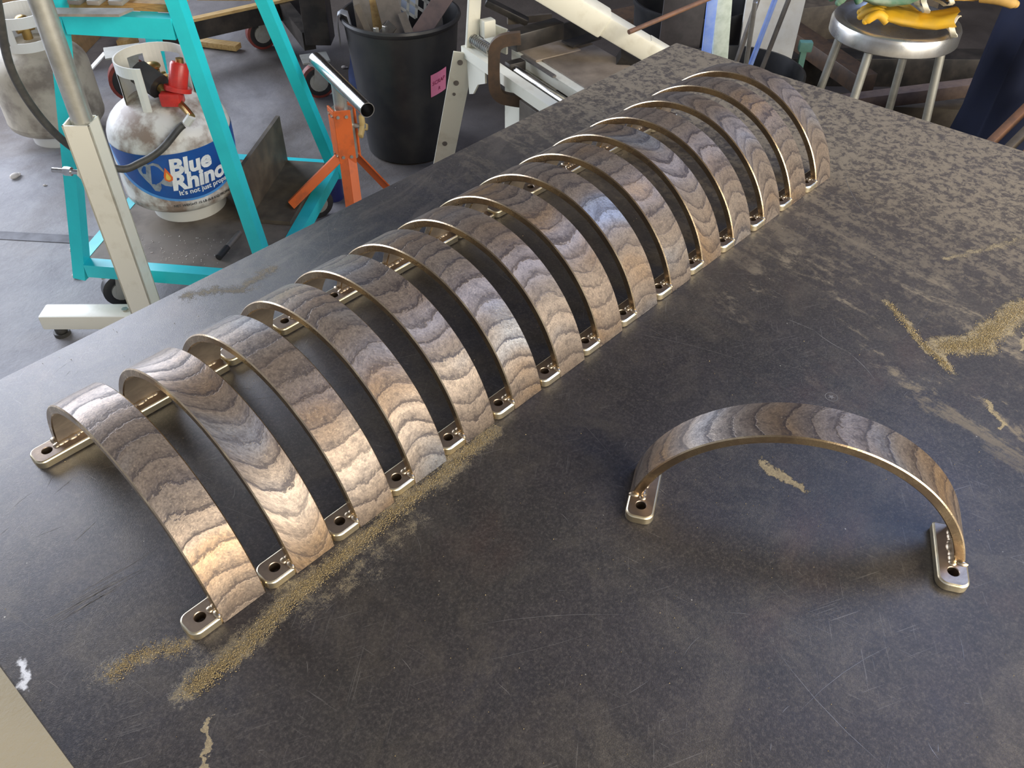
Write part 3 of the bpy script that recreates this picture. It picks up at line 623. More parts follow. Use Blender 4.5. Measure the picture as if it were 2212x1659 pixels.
def wrap(s, z, off): # s = distance to the right along the wall, seen from the front
    a = TH + 0.12 + s / RADC; r = RADC + off; return (r * math.cos(a), r * math.sin(a), z)
def patch(smax, ztop, zfun, off, name, mat, parent, n=48, mrows=10):
    vs, fs = [], []
    for i in range(n + 1):
        s = -smax + 2 * smax * i / n; zb = zfun(s)
        for j in range(mrows + 1): vs.append(wrap(s, zb + (ztop - zb) * j / mrows, off))
    for i in range(n):
        for j in range(mrows): fs.append((i * (mrows + 1) + j, (i + 1) * (mrows + 1) + j, (i + 1) * (mrows + 1) + j + 1, i * (mrows + 1) + j + 1))
    q = MB(); q.add(vs, fs); return q.build(name, mat, parent)
ZT = ZS - 0.002
lb = patch(0.255, ZT, lambda s: ZT - 0.146 * max(1 - (s / 0.256) ** 2, 0.0) ** 0.62, 0.0012, 'label_border', LBLUE, tk)
patch(0.232, ZT, lambda s: ZT - 0.139 * max(1 - (s / 0.233) ** 2, 0.0) ** 0.62, 0.0020, 'label_panel', BLUE, tk)
def lettering(body, s0, z0, size, bold, mat, name, shear=0.0, sx=1.0, slope=0.0):
    vv, ff = text_mesh(body, size, bold, shear, sx); q = MB()
    q.add([wrap(s0 + x, z0 + y + slope * x, 0.0030) for x, y in vv], ff); return q.build(name, mat, tk, 0)
ZL = ZT
lettering('Blue', -0.052, ZL - 0.060, 0.064, 0.0028, LETTER, 'lettering', 0.12, 1.04, 0.02)
lettering('Rhino', -0.056, ZL - 0.106, 0.064, 0.0028, LETTER, 'lettering', 0.12, 1.04, 0.02)
lettering("It's not just propane.", -0.042, ZL - 0.124, 0.0200, 0.0005, LETTER, 'lettering', 0.0, 1.0, 0.02)
lettering('NET WEIGHT 15 LB (6.8 KG) PROPANE', -0.065, ZL - 0.160, 0.0105, 0.0002, BLACKINK, 'lettering', 0.0, 1.0, 0.0)
# emblem beside the words: grey animal outline and a small flame
def decal(pts, mat, name, off=0.0026):
    q = MB(); n = len(pts); c = (sum(p[0] for p in pts) / n, sum(p[1] for p in pts) / n)
    q.add([wrap(x, z, off) for x, z in pts], [tuple(range(n))]); return q.build(name, mat, tk, 0)
em = [(-.135, -.030), (-.118, -.016), (-.098, -.022), (-.084, -.016), (-.070, -.020), (-.062, -.036), (-.056, -.052), (-.046, -.066), (-.040, -.082), (-.052, -.090), (-.068, -.086), (-.078, -.078), (-.080, -.094), (-.088, -.104), (-.100, -.102), (-.108, -.084), (-.120, -.068), (-.132, -.050)]
decal([(x - .004, ZL + z - .005) for x, z in em], GREYINK, 'emblem')
fl = [(-.058, -.030), (-.050, -.046), (-.044, -.060), (-.046, -.070), (-.056, -.074), (-.066, -.068), (-.067, -.056), (-.062, -.042)]
decal([(x - .002, ZL + z - .006) for x, z in fl], FLAME1, 'flame', 0.0032)
decal([(-.058 + (x + .056) * .55, ZL - .064 + (z + .055) * .55) for x, z in fl], FLAME2, 'flame', 0.0036)
# regulator screwed to the valve (part of this cylinder's fitting)
reg = tk
cx, cy = math.cos(TH), math.sin(TH); rx, ry = -cy * -1, 0
rv = Vector((0.67, -0.74, 0)); fv = Vector((cx, cy, 0)); Z = Vector((0, 0, 1)); zc = ZS + 0.145
q = MB(); q.cyl(fv * 0.02 - rv * 0.040 + Z * (zc + .02), fv * 0.055 + rv * 0.004 + Z * (zc - .006), 0.034, 12); q.cyl(fv * 0.015 - rv * 0.042 + Z * (zc + .024), fv * 0.02 - rv * 0.035 + Z * (zc + .02), 0.026, 8); q.build('hand_knob', BLACKP, reg)
q = MB(); q.cyl(fv * 0.055 + rv * 0.006 + Z * (zc - .008), fv * 0.070 + rv * 0.02 + Z * (zc - .018), 0.012); q.build('inlet_nut', BRASS, reg)
q = MB(); q.box(fv * 0.080 + rv * 0.030 + Z * (zc - .026), (0.055, 0.045, 0.036), math.atan2(-.74, .67), ch=0.005)
q.cyl(fv * 0.062 + rv * 0.050 + Z * (zc - .015), fv * 0.058 + rv * 0.054 + Z * (zc - .004), 0.036, 20); q.build('regulator_body', RED, reg)
q = MB(); q.tube([fv * 0.058 + rv * 0.054 + Z * (zc - .004), fv * 0.041 + rv * 0.074 + Z * (zc + .050), fv * 0.039 + rv * 0.076 + Z * (zc + .055)], [0.025, 0.025, 0.021], 16); q.build('adjuster_cap', RED, reg)
q = MB(); q.cyl(fv * 0.039 + rv * 0.076 + Z * (zc + .053), fv * 0.037 + rv * 0.078 + Z * (zc + .066), 0.010); q.build('adjuster_screw', BRASS, reg)
HS = fv * 0.150 + rv * 0.068 + Z * (zc - .062)
q = MB(); q.tube([fv * 0.090 + rv * 0.046 + Z * (zc - .036), fv * 0.118 + rv * 0.060 + Z * (zc - .046), HS + Z * .012], 0.0095, 10); q.build('outlet_fitting', BRASS, reg)
q = MB(); q.tube([HS + Z * .014, HS - rv * .018 - Z * .006], 0.012, 10); q.build('hose_ferrule', TANKC, reg)
h0 = HS + Vector((1.072, 1.160, 0.1745))
hp = [h0 - rv * .0275 - Z * .0105, h0 - rv * .045 + fv * .012 - Z * .018, (0.950, 0.985, 0.460), (0.895, 1.000, 0.440), (0.836, 1.012, 0.440), (0.758, 1.030, 0.515), (0.705, 1.030, 0.62), (0.668, 0.985, 0.76), (0.655, 0.880, 0.92), (0.640, 0.760, 1.06), (0.66, 0.72, 1.20), (0.70, 0.78, 1.26), (0.735, 0.86, 1.24)]
q = MB(); q.tube(bez(hp, 8), 0.0095, 12); o = q.build('gas_hose', RUBBER); tag(o, 'black rubber gas hose looping from the red regulator past the white stand', 'hose')
# second, dirty cylinder on the floor
TH2 = math.atan2(-1.10907 - 2.246, 0.011 - 1.16)
t2, z2 = cylinder('propane_cylinder', (1.16, 2.25, 0.0), 'dirty beige propane cylinder without a label standing on the concrete floor', 0.172, 0.0, (TANKC, TANKD), 0.47,
                  [(TH2 - 1.25, TH2 - 0.72, 0.375, 0.435), (TH2 - 0.42, TH2 + 0.55, 0.385, 0.432), (TH2 + 1.7, TH2 + 2.5, 0.38, 0.435)])

# ================================================================== WHITE STAND
SX, SY = 0.745, 0.905
st = thing('pipe_stand', (SX, SY, 0), 'cream white steel stand with a galvanised pole and a flat foot bar', 'stand')
ang = math.atan2(0.6, 0.55) + R(90)
q = MB(); wdt, dpt = 0.064, 0.058; Mz = Matrix.Rotation(R(-48), 3, 'Z')
for s in (-1, 1): q.box(Mz @ Vector((s * (wdt / 2 - .002), 0, 0.35)), (0.004, dpt, 0.58), rot=Mz)
for s in (-1, 1): q.box(Mz @ Vector((0, s * (dpt / 2 - .002), 0.35)), (wdt, 0.004, 0.58), rot=Mz)
q.build('sleeve', WHITE, st, 0)
q = MB(); q.cyl(Mz @ Vector((0.006, 0, 0.2)), Mz @ Vector((0.006, 0, 1.45)), 0.0245, 24); q.build('inner_pole', GALV, st)
q = MB(); fd = Vector((0.541 - SX, 1.125 - SY, 0)).normalized(); q.bar(fd * -0.42 + Z * 0.062, fd * 0.29 + Z * 0.062, 0.062, 0.046, ch=0.006); q.build('foot_bar', WHITE, st)
for d in (-0.38, 0.26):
    q = MB(); q.cyl(fd * d + Z * 0.0, fd * d + Z * 0.04, 0.016, 14); q.cyl(fd * d + Z * 0.0, fd * d + Z * 0.012, 0.022, 14); q.build('levelling_foot', RUBBER, st)
for k in (0.035, 0.06):
    q = MB(); q.cyl(fd * k + Z * 0.084, fd * k + Z * 0.090, 0.009, 6); q.build('bolt', GALV, st)
for i in range(7):
    q = MB(); q.box(Mz @ Vector((-wdt / 2 - .0004, 0.010 - .004 * (i % 3), 0.30 + i * .020)), (0.001, 0.020 + .006 * (i % 2), 0.008), rot=Mz); q.build('black_print_mark', BLACKINK, st, 0)
q = MB(); bx = Mz @ Vector((-wdt / 2, 0, 0.505)); bd = (Mz @ Vector((-1, 0.15, 0))).normalized()
q.cyl(bx, bx + bd * 0.012, 0.016, 6); q.build('lock_nut', WHITE, st)
q = MB(); q.cyl(bx, bx + bd * 0.085, 0.0065, 12); q.cyl(bx + bd * 0.035 - Z * 0.0, bx + bd * 0.055, 0.011, 6); q.build('lock_bolt', CHROME, st)

# ================================================================== ORANGE TRIPOD
HB = Vector((1.446, 0.846, 0.0))
tr = thing('tripod_stand', HB, 'orange steel tripod stand with a chrome pipe across its top', 'stand')
feet = [Vector((1.255, 0.905, 0.196)) - HB, Vector((1.70, 0.90, 0)) - HB, Vector((1.325, 0.685, 0)) - HB]
for f in feet:
    d = Vector((f.x, f.y, 0)).normalized(); q = MB()
    tp = d * 0.026 + Z * 0.31; x, y, dd = frame(f - tp, d)
    for s in (-1, 1):   # folded channel: two flanges meeting in a ridge
        q.bar(tp + x * s * 0.012, f + x * s * 0.012, 0.027, 0.004, (y * 1.0 + x * s * 0.45))
    q.build('leg', ORANGE, tr, 0)
    q = MB(); a0 = d * 0.031
    q.box(a0 + Z * 0.375, (0.006, 0.050, 0.165), math.atan2(d.y, d.x), ch=0.0015); q.build('hub_plate', ORANGE, tr, 0)
    for zz in (0.315, 0.44):
        for s in (-1, 1):
            pp = d * 0.034 + d.cross(Z) * s * 0.012 + Z * zz; q = MB(); q.cyl(pp, pp + d * 0.004, 0.005, 8); q.build('rivet', GALV, tr)
q = MB(); q.tube([Z * 0.30, Z * 0.45], 0.033, 12); q.build('hub', GALV, tr, 0)
q = MB(); q.cyl(Z * 0.30, Z * 0.525, 0.0195, 18); q.build('post', GALV, tr)
pd = Vector((-0.125, -0.387, 0)).normalized()
q = MB(); pc = Vector((0, 0, 0.532)) ; a_, b_ = pc - pd * 0.175, pc + pd * 0.215
q.axial(pc, pd, [(-0.175, .0205), (.215, .0205), (.215, .0185), (-.175, .0185)], 28); q.build('cross_pipe', CHROME, tr)
kd = Vector((0.55, -0.82, 0)).normalized(); kp = kd * 0.036 + Z * 0.40
q = MB(); q.cyl(kp - kd * .01, kp + kd * 0.03, 0.007); q.build('clamp_bolt', GALV, tr)
q = MB(); kx = kd.cross(Z)
for s in range(3):
    a = R(90 + 120 * s); q.bar(kp + kd * .022, kp + kd * .022 + (kx * math.cos(a) + Z * math.sin(a)) * 0.036, 0.020, 0.014, kd, ch=0.004)
q.build('clamp_knob', TANP, tr)
# spray tin on the floor behind the tripod
sp = thing('spray_can', (1.565, 1.115, 0), 'small dark blue spray can on the floor behind the orange tripod', 'spray can')
q = MB(); q.lathe([(0.001, 0), (0.031, 0), (0.033, 0.004), (0.033, 0.115), (0.031, 0.119)], n=28); q.build('can_body', SPRAYB, sp)
q = MB(); q.lathe([(0.0335, 0.115), (0.0335, 0.121), (0.028, 0.127), (0.016, 0.137), (0.011, 0.138), (0.001, 0.138)], n=28); q.build('shoulder', CHROME, sp)
q = MB(); q.cyl((0, 0, .138), (0, 0, .152), 0.008); q.build('nozzle', TANP, sp)

# ================================================================== SCRAP BIN
BX, BY = 2.010, 1.205
bn = thing('scrap_bin', (BX, BY, 0), 'large black plastic bin full of scrap steel with a pink note', 'bin')
q = MB(); q.lathe([(0.001, 0.0), (0.150, 0.0), (0.158, 0.006), (0.160, 0.02), (0.196, 0.47), (0.204, 0.478), (0.207, 0.486), (0.204, 0.494), (0.197, 0.494), (0.190, 0.47), (0.152, 0.03), (0.001, 0.03)], n=56); q.build('bin_wall', BLACKP, bn)
THB = math.atan2(-1.10907 - BY, 0.011 - BX) + 0.66
nt = thing('sticky_note', (BX, BY, 0), 'pink handwritten sticky note stuck to the black scrap bin', 'note')
def bwrap(s, z, off):
    r = 0.160 + (z - 0.02) / 0.45 * 0.036 + off; a = THB + s / 0.186; return (r * math.cos(a), r * math.sin(a), z)
vs = [bwrap(-0.035 + 0.07 * i / 8, 0.262 + 0.080 * j + 0.012 * (i / 8 - .5), 0.0016) for i in range(9) for j in (0, 1)]
q = MB(); q.add(vs, [(2 * i, 2 * i + 2, 2 * i + 3, 2 * i + 1) for i in range(8)])
q.add([bwrap(-0.035 + 0.07 * i / 8, 0.262 + 0.080 * j + 0.012 * (i / 8 - .5), 0.0024) for i in range(9) for j in (0, 1)], [(2 * i, 2 * i + 2, 2 * i + 3, 2 * i + 1) for i in range(8)]); q.build('paper', PINK, nt)
for body, s0, z0, size in (('SCRAP', -0.030, 0.297, 0.019), ('R', -0.004, 0.276, 0.016)):
    vv, ff = text_mesh(body, size, 0.0003, 0.1, 1.0); q = MB(); q.add([bwrap(s0 + x, z0 + y + 0.2 * x, 0.0032) for x, y in vv], ff); q.build('handwriting', PURPLE, nt, 0)
SCRAPD = paint('dark_scrap_steel', (0.085, 0.075, 0.068), (0.14, 0.12, 0.105), 0.5, metal=0.3, scale=20)
# scrap pieces, each leaning in the bin
def scrap(nm, a, bq, wd, th, mt, lab, upv=(0, 0, 1), grp='scrap steel in the black bin'):
    q = MB(); q.bar(a, bq, wd, th, upv, ch=min(0.001, th * .3)); o = q.build(nm, mt, smooth=0); return tag(o, lab, 'scrap', grp)
ctr = Vector((BX, BY, 0))
vw = Vector((-0.66, -0.75, 0)); rt = Vector((0.67, -0.74, 0))
def bp(r_, f_, z): return ctr + rt * r_ + vw * f_ + Vector((0, 0, z))
scrap('steel_plate', bp(-.02, .05, .42), bp(-.045, .0, .545), 0.075, 0.006, SCRAPD, 'grey rectangular steel plate standing upright among the scrap in the bin', (vw.x, vw.y, 0.6))
scrap('steel_plate', bp(.02, .10, .40), bp(.165, .01, .565), 0.060, 0.007, paint('mauve_steel', (0.16, 0.115, 0.11), (0.11, 0.085, 0.085), 0.5, metal=0.3), 'long reddish steel plate leaning on the bin rim beside the white saw', (vw.x, vw.y, 0.7))
scrap('steel_plate', bp(-.125, .0, .38), bp(-.135, -.03, .585), 0.056, 0.004, STEEL, 'grey sheet metal piece standing at the bin rim', (vw.x, vw.y, 0.5))
scrap('steel_offcut', bp(-.10, .085, .40), bp(-.03, .065, .475), 0.040, 0.005, SCRAPD, 'dark steel offcut tilted low inside the scrap bin', (vw.x, vw.y, 0.9))
scrap('steel_offcut', bp(-.085, .130, .40), bp(-.085, .125, .485), 0.014, 0.014, GALV, 'short bright steel peg standing inside the scrap bin')
scrap('steel_offcut', bp(-.058, .132, .40), bp(-.055, .128, .492), 0.016, 0.010, ALU, 'short bright aluminium peg standing inside the scrap bin')
scrap('steel_plate', bp(-.09, -.06, .40), bp(-.06, -.10, .62), 0.09, 0.010, WOOD, 'piece of tan board standing at the back of the scrap bin', (vw.x, vw.y, 0.2))
scrap('steel_plate', bp(.03, -.12, .44), bp(.02, -.16, .60), 0.09, 0.004, paint('pale_sheet', (0.34, 0.38, 0.46), (0.26, 0.3, 0.36), 0.35, metal=0.5), 'pale shiny sheet metal lying at the back of the scrap bin', (vw.x, vw.y, 1.4))
for i, (r0, f0, r1, f1) in enumerate(((-.02, .03, .06, .05), (-.10, -.02, -.03, .06))):
    scrap('steel_offcut', bp(r0, f0, .33 + .03 * i), bp(r1, f1, .34 + .03 * i), 0.05, 0.008, (DARKBR, SCRAPD, RUST)[i % 3], ('dark brown', 'grey', 'rusty')[i % 3] + ' steel offcut lying flat in the pile inside the scrap bin', (0.1, 0.2, 1))
for i, (r0, f0, r1, f1, z1) in enumerate(((-.10, .09, -.145, .055, .535), (.04, .13, .005, .085, .52), (.13, -.02, .12, -.10, .55))):
    scrap('steel_strip', bp(r0, f0, .42), bp(r1, f1, z1), .022 + .006 * (i % 3), .005, SCRAPD if i % 2 else DARKBR, ('grey' if i % 2 else 'dark brown') + ' steel strip standing askew among the scrap in the bin', (vw.x, vw.y, .5))
# expanded metal grating: rows of bright strands crossing
eg = thing('expanded_metal', ctr, 'sheet of bright expanded metal mesh sticking out of the scrap bin', 'metal mesh')
o0 = rt * 0.02 + vw * 0.02 + Z * 0.46; ux = (rt * 0.85 + Z * 0.45 - vw * 0.2).normalized(); uy = (rt * -0.35 - vw * 0.45 + Z * 0.75).normalized(); nn = ux.cross(uy).normalized()
for j in range(6):
    for i in range(5):
        for s in (1, -1):
            a = o0 + ux * (i * 0.036 + (j % 2) * 0.018) + uy * j * 0.030; bq = a + ux * 0.018 + uy * 0.030 * s
            if s < 0 and j == 0: continue
            q = MB(); q.bar(a, bq, 0.0095, 0.004, nn); q.build('strand', ALU, eg, 0)
# rag over the rim
dr_ = (rt * -.97 + vw * .24).normalized()
q = MB(); rag = [ctr + dr_ * r_ + Z * z_ for r_, z_ in ((.216, .40), (.217, .47), (.214, .502), (.200, .509), (.181, .500), (.172, .45))]
vs = []
for i, p in enumerate(rag):
    wv = vw * (0.020 + 0.004 * math.sin(i * 2)); vs += [p - wv, p + wv, p - wv + Vector((.002, 0, .003)), p + wv + Vector((.002, 0, .003))]
fs = []
for i in range(5):
    a = 4 * i; fs += [(a, a + 1, a + 5, a + 4), (a + 2, a + 6, a + 7, a + 3), (a, a + 4, a + 6, a + 2), (a + 1, a + 3, a + 7, a + 5)]
fs += [(0, 2, 3, 1), (20, 21, 23, 22)]
q.add(vs, fs); o = q.build('tape_flap', paint('grey_tape', (0.22, 0.23, 0.25), (0.16, 0.17, 0.19), 0.4), smooth=60); tag(o, 'grey strip of tape folded over the rim of the scrap bin', 'tape')

# ================================================================== WHITE BAND SAW
SW = Vector((1.80, 0.50, 0))
sw = thing('band_saw', SW, 'cream white horizontal band saw with open vice bed behind the table', 'band saw')
def rel(p): return Vector(p) - SW
u = Vector((1.706, 0.262, 0.55)) - Vector((1.848, 0.743, 0.55)); u.normalize(); vx = Vector((-u.y, u.x, 0)) * 1.0   # u along the bed, vx away from the camera
if vx.x < 0: vx = -vx
F0 = rel((1.848, 0.743, 0.53))
def sb(a, bb, z): return F0 + u * a + vx * bb + Z * z
q = MB(); q.bar(sb(0, 0, 0), sb(0.62, 0, 0), 0.014, 0.032); q.bar(sb(0, 0.014, 0.012), sb(0.62, 0.014, 0.012), 0.030, 0.006); q.build('front_rail', WHITE, sw, 0)
q = MB(); q.bar(sb(0.10, 0.125, 0.0), sb(0.62, 0.125, 0.0), 0.030, 0.030); q.build('rear_rail', WHITE, sw, 0)
q = MB(); q.cyl(sb(0.20, 0.055, 0.004), sb(0.62, 0.055, 0.004), 0.014, 16); q.build('lead_screw', CHROME, sw)
q = MB(); q.box(sb(0.20, 0.062, 0.0), (0.03, 0.055, 0.05), math.atan2(u.y, u.x), ch=0.003); q.build('vice_nut', BLACKS, sw)
q = MB(); q.bar(sb(0.17, 0.105, 0.020), sb(0.34, 0.105, 0.020), 0.012, 0.006); q.build('scale_strip', STEEL, sw, 0)
coil = [sb(0.012 + 0.115 * i / 132, 0.024 + 0.014 * math.cos(i * 2 * math.pi / 12), 0.036 + 0.014 * math.sin(i * 2 * math.pi / 12)) for i in range(133)]
q = MB(); q.tube(coil, 0.0036, 6); q.build('spring', ALU, sw)
q = MB(); q.cyl(sb(-0.01, 0.028, 0.034), sb(0.15, 0.028, 0.034), 0.006); q.build('spring_rod', GALV, sw)
# flat legs with bolt holes
for a, rake in ((0.0, -0.19), (0.56, 0.08)):
    q = MB(); tp_, bt = sb(a + .012, -0.012, 0.0), sb(a + rake + .0, -0.02, -0.53); q.bar(tp_ + Vector((.67, -.74, 0)) * .008, bt + Vector((.67, -.74, 0)) * .008, 0.066, 0.006, (0.66, 0.75, 0), ch=0.001); lg = q.build('leg', WHITE, sw, 0)
    for t_ in (0.06, 0.20, 0.28, 0.66):
        pp = tp_.lerp(bt, t_) + Vector((-.66, -.75, 0)) * 0.003; q = MB(); q.cyl(pp, pp + Vector((-.66, -.75, 0)) * 0.004, 0.0085 if t_ != .28 else .005, 12); q.build('bolt', STEEL, lg)
q = MB(); q.prism([(0.02, -0.012), (0.13, -0.012), (0.13, -0.055), (0.085, -0.075), (0.055, -0.115), (0.03, -0.125)], 0.006,
                  Matrix(((u.x, 0, vx.x, F0.x), (u.y, 0, vx.y, F0.y), (0, 1, 0, F0.z), (0, 0, 0, 1)))); q.build('gusset', WHITE, sw, 0)
q = MB(); q.box(sb(0.185, 0.130, -0.28), (0.12, 0.12, 0.50), math.atan2(u.y, u.x), ch=0.004); q.build('pedestal', WHITE, sw)
q = MB(); q.box(sb(0.40, 0.07, -0.26), (0.16, 0.14, 0.46), math.atan2(u.y, u.x), ch=0.004); q.build('drip_tray', DARKBR, sw)
q = MB(); q.box(sb(0.10, 0.20, 0.015), (0.24, 0.16, 0.014), math.atan2(u.y, u.x), ch=0.003); q.build('vice_table', GLASSB, sw)
q = MB(); q.box(sb(0.40, 0.24, 0.012), (0.44, 0.20, 0.014), math.atan2(u.y, u.x), ch=0.003); q.build('saw_table', GLASSB, sw)
q = MB(); q.bar(sb(0.0, 0.075, 0.04), sb(0.10, 0.095, 0.04), 0.008, 0.075, ch=0.002); q.build('vice_jaw', WHITE, sw)
q = MB(); q.bar(sb(0.015, 0.02, 0.0), sb(0.030, 0.045, 0.34), 0.042, 0.014, u, ch=0.004); q.build('upright', WHITE, sw)
q = MB(); q.box(sb(0.055, 0.055, 0.075), (0.03, 0.04, 0.05), math.atan2(u.y, u.x), ch=0.004); q.build('pivot_lug', WHITE, sw)
q = MB(); q.bar(sb(0.06, 0.12, 0.085), sb(0.10, 0.25, 0.085), 0.012, 0.020); q.build('stop_rod', DARKBR, sw)
q = MB(); q.bar(rel((1.905, 0.70, 0.67)), rel((1.985, 0.605, 0.612)), 0.035, 0.020, ch=0.004); q.build('guide_arm', BLACKS, sw)
# the long saw bow: heavy white casting sloping down behind the table
A0, A1, A2 = rel((1.86, 0.615, 0.815)), rel((2.045, 0.365, 0.650)), rel((2.19, 0.175, 0.525))
q = MB(); q.bar(A0, A1, 0.072, 0.070, ch=0.008); q.bar(A0.lerp(A1, .80), A2, 0.058, 0.060, ch=0.008); q.build('saw_bow', WHITE, sw)
q = MB(); q.bar(A1.lerp(A2, .55) + Z * .032, A2 + Z * .032, 0.044, 0.008, ch=0.002); q.build('blade_cover', WHITE, sw)
q = MB(); q.bar(A1.lerp(A2, .2) - Z * .075 - vx * .01, A2 - Z * .08 - vx * .01, 0.06, 0.05); q.build('blade_housing', BLACKS, sw)
q = MB(); q.box(sb(0.40, 0.30, -0.25), (0.12, 0.10, 0.50), math.atan2(u.y, u.x)); q.build('rear_leg', BLACKS, sw, 0)
# black square tube and angle held in the vice
q = MB(); q.bar((1.842, 0.540, 0.612), (2.01, 0.505, 0.612), 0.050, 0.050, ch=0.004); o = q.build('steel_bar', BLACKS); tag(o, 'black square steel bar lying across the saw vice beside the brown clamp', 'steel bar')
q = MB()
q.prism([(0, 0), (0.055, 0), (0.055, 0.006), (0.006, 0.006), (0.006, 0.055), (0, 0.055)], 0.11, Matrix.Translation((2.150, 0.50, 0.5595)) @ Matrix.Rotation(R(-100), 4, 'Z') @ Matrix.Rotation(R(90), 4, 'X')); o = q.build('angle_bracket', BLACKS, smooth=0)
tag(o, 'black angle iron stop standing on the saw table', 'bracket')
# C clamp
CB = Vector((1.748, 0.522, 0.416))
cl = thing('c_clamp', CB, 'brown painted iron C-clamp gripping the edge of the saw bed', 'clamp')
cr = Vector((0.67, -0.74, 0))
def cq(px, py): return cr * (px * 0.00154) + Z * (0.155 - py * 0.00132)     # front view of the clamp
cpts = [cq(48, -62), cq(30, -60), cq(12, -54), cq(2, -40), cq(0, -10), cq(0, 30), cq(3, 52), cq(14, 66), cq(34, 72), cq(58, 76)]
def crel(p): return Vector(p)
pts = bez([crel(p) for p in cpts], 5)
q = MB(); vs, fs = [], []
for i, p in enumerate(pts):
    d = (pts[min(i + 1, len(pts) - 1)] - pts[max(i - 1, 0)]).normalized(); side = Vector((-0.74, -0.67, 0)).normalized(); nrm = d.cross(side).normalized()
    for a_, b_ in ((-1, -1), (1, -1), (1, 1), (-1, 1)): vs.append(p + side * a_ * 0.009 + nrm * b_ * 0.0165)
for i in range(len(pts) - 1):
    for j in range(4): fs.append((4 * i + j, 4 * i + (j + 1) % 4, 4 * i + 4 + (j + 1) % 4, 4 * i + 4 + j))
fs += [(3, 2, 1, 0), tuple(len(vs) - 4 + j for j in range(4))]
q.add(vs, fs); q.build('clamp_frame', BROWN, cl, 50)
q = MB(); q.cyl(cq(70, 58), cq(70, 160), 0.0085, 12); q.cyl(cq(70, 60), cq(70, 98), 0.017, 12); q.build('clamp_screw', BROWN, cl)
q = MB(); q.cyl(cq(44, 152), cq(72, 118), 0.0038, 8); q.ball(cq(44, 152), 0.006); q.build('tommy_bar', BLACKS, cl)

# ================================================================== FAR BINS AND STOCK
def drum(nm, loc, r, h, label):
    t = thing(nm, loc, label, 'bin'); q = MB()
    q.lathe([(0.001, 0), (r * .82, 0), (r * .84, .01), (r * .97, h - .03), (r, h - .015), (r, h), (r * .965, h), (r * .94, h - .03), (r * .8, .02), (0.001, .02)], n=52); q.build('bin_wall', BLACKP, t); return t
drum('stock_bin', (2.545, 0.175, 0), 0.205, 0.42, 'black plastic stock bin right behind the table end, holding upright bars')
drum('stock_bin', (2.845, 0.565, 0), 0.215, 0.48, 'black plastic stock bin behind another bin, holding rusty pipes')
def stick(nm, a, bq, wd, th, mt, lab, cat='bar', tube=False, upv=(0, 0, 1), grp=None):
    q = MB()
    if tube: q.cyl(a, bq, wd / 2, 12)
    else: q.bar(a, bq, wd, th, upv, ch=min(.002, th * .2))
    return tag(q.build(nm, mt), lab, cat, grp)
stick('steel_channel', (2.560, 0.300, 0.045), (2.300, 0.185, 0.80), 0.030, 0.012, LILAC, 'pale blue painted steel strip standing in the stock bin', upv=(-0.66, -0.75, 0))
stick('painted_board', (2.600, 0.245, 0.045), (2.345, 0.185, 0.82), 0.050, 0.014, PALEG, 'chipped pale green board standing beside the blue strip in the stock bin', 'board', upv=(-0.66, -0.75, 0))
stick('steel_rod', (2.56, 0.15, 0.045), (2.307, 0.050, 0.72), 0.013, 0.013, ALU, 'bright square steel rod leaning in the stock bin')
for i, (a, bq, mt, lab) in enumerate((((2.64, 0.30, .045), (2.58, 0.17, .70), STEEL, 'dark grey steel bar leaning in the stock bin behind the bright rod'), ((2.67, 0.27, .045), (2.62, 0.13, .70), LILAC, 'thin blue steel bar leaning in the stock bin'),
                                      ((2.645, 0.215, .045), (2.655, 0.105, .68), STEEL, 'grey steel bar leaning on the rim of the stock bin'))):
    stick('steel_bar', a, bq, 0.013, 0.013, mt, lab, grp='bars in the stock bin')
stick('rusty_rod', (1.99, 0.245, 0.672), (2.90, 0.03, 0.78), 0.013, 0.013, RUST, 'long thin rusty rod lying across the saw bow and stock bins', 'rod', tube=True)
q = MB(); q.prism([(0, 0), (0.17, 0), (0.21, 0.82), (0.0, 0.82)], 0.02, Matrix.Translation((2.755, 0.297, 0.0)) @ Matrix.Rotation(R(-52), 4, 'Z') @ Matrix.Rotation(R(82), 4, 'X'), ch=0.003)
o = q.build('white_board', paint('white_primed_board', (0.90, 0.89, 0.82), (0.82, 0.79, 0.7), 0.6), smooth=0); tag(o, 'white board standing upright behind the black stock bin and the stool', 'board')
q = MB(); q.box((2.955, 0.155, 0.385), (0.045, 0.03, 0.035), R(-52), ch=0.004); q.box((2.955, 0.158, 0.185), (0.02, 0.02, 0.37), R(-52)); o = q.build('mint_bracket', MINT); tag(o, 'mint green block on a post beside the white board', 'bracket')
for i, (x, y, tx, ty) in enumerate(((2.80, .58, 2.86, .66), (2.84, .52, 2.96, .48), (2.90, .58, 2.94, .70), (2.78, .53, 2.70, .56), (2.94, .53, 3.02, .60))):
    stick('rusty_pipe', (x, y, .03), (tx, ty, .95), 0.030, 0, (RUST, GALV, DARKBR)[i % 3], ('rusty', 'galvanised', 'dark brown')[i % 3] + ' pipe standing in the rear stock bin, ' + ('leaning to the wall', 'leaning to the stool', 'set upright at the rim', 'tilted towards the saw', 'tilted over the rim')[i], 'pipe', True, grp='pipes in the rear stock bin')
q = MB(); q.tube(bez([(2.70, .56, .50), (2.64, .60, .60), (2.64, .62, .70), (2.70, .62, .78), (2.80, .60, .80)], 6), 0.008, 8); o = q.build('cable_loop', paint('grey_cable', (0.32, 0.29, 0.24), (0.2, 0.18, 0.15), 0.6)); tag(o, 'grey cable loop hanging over the rear stock bin', 'cable')
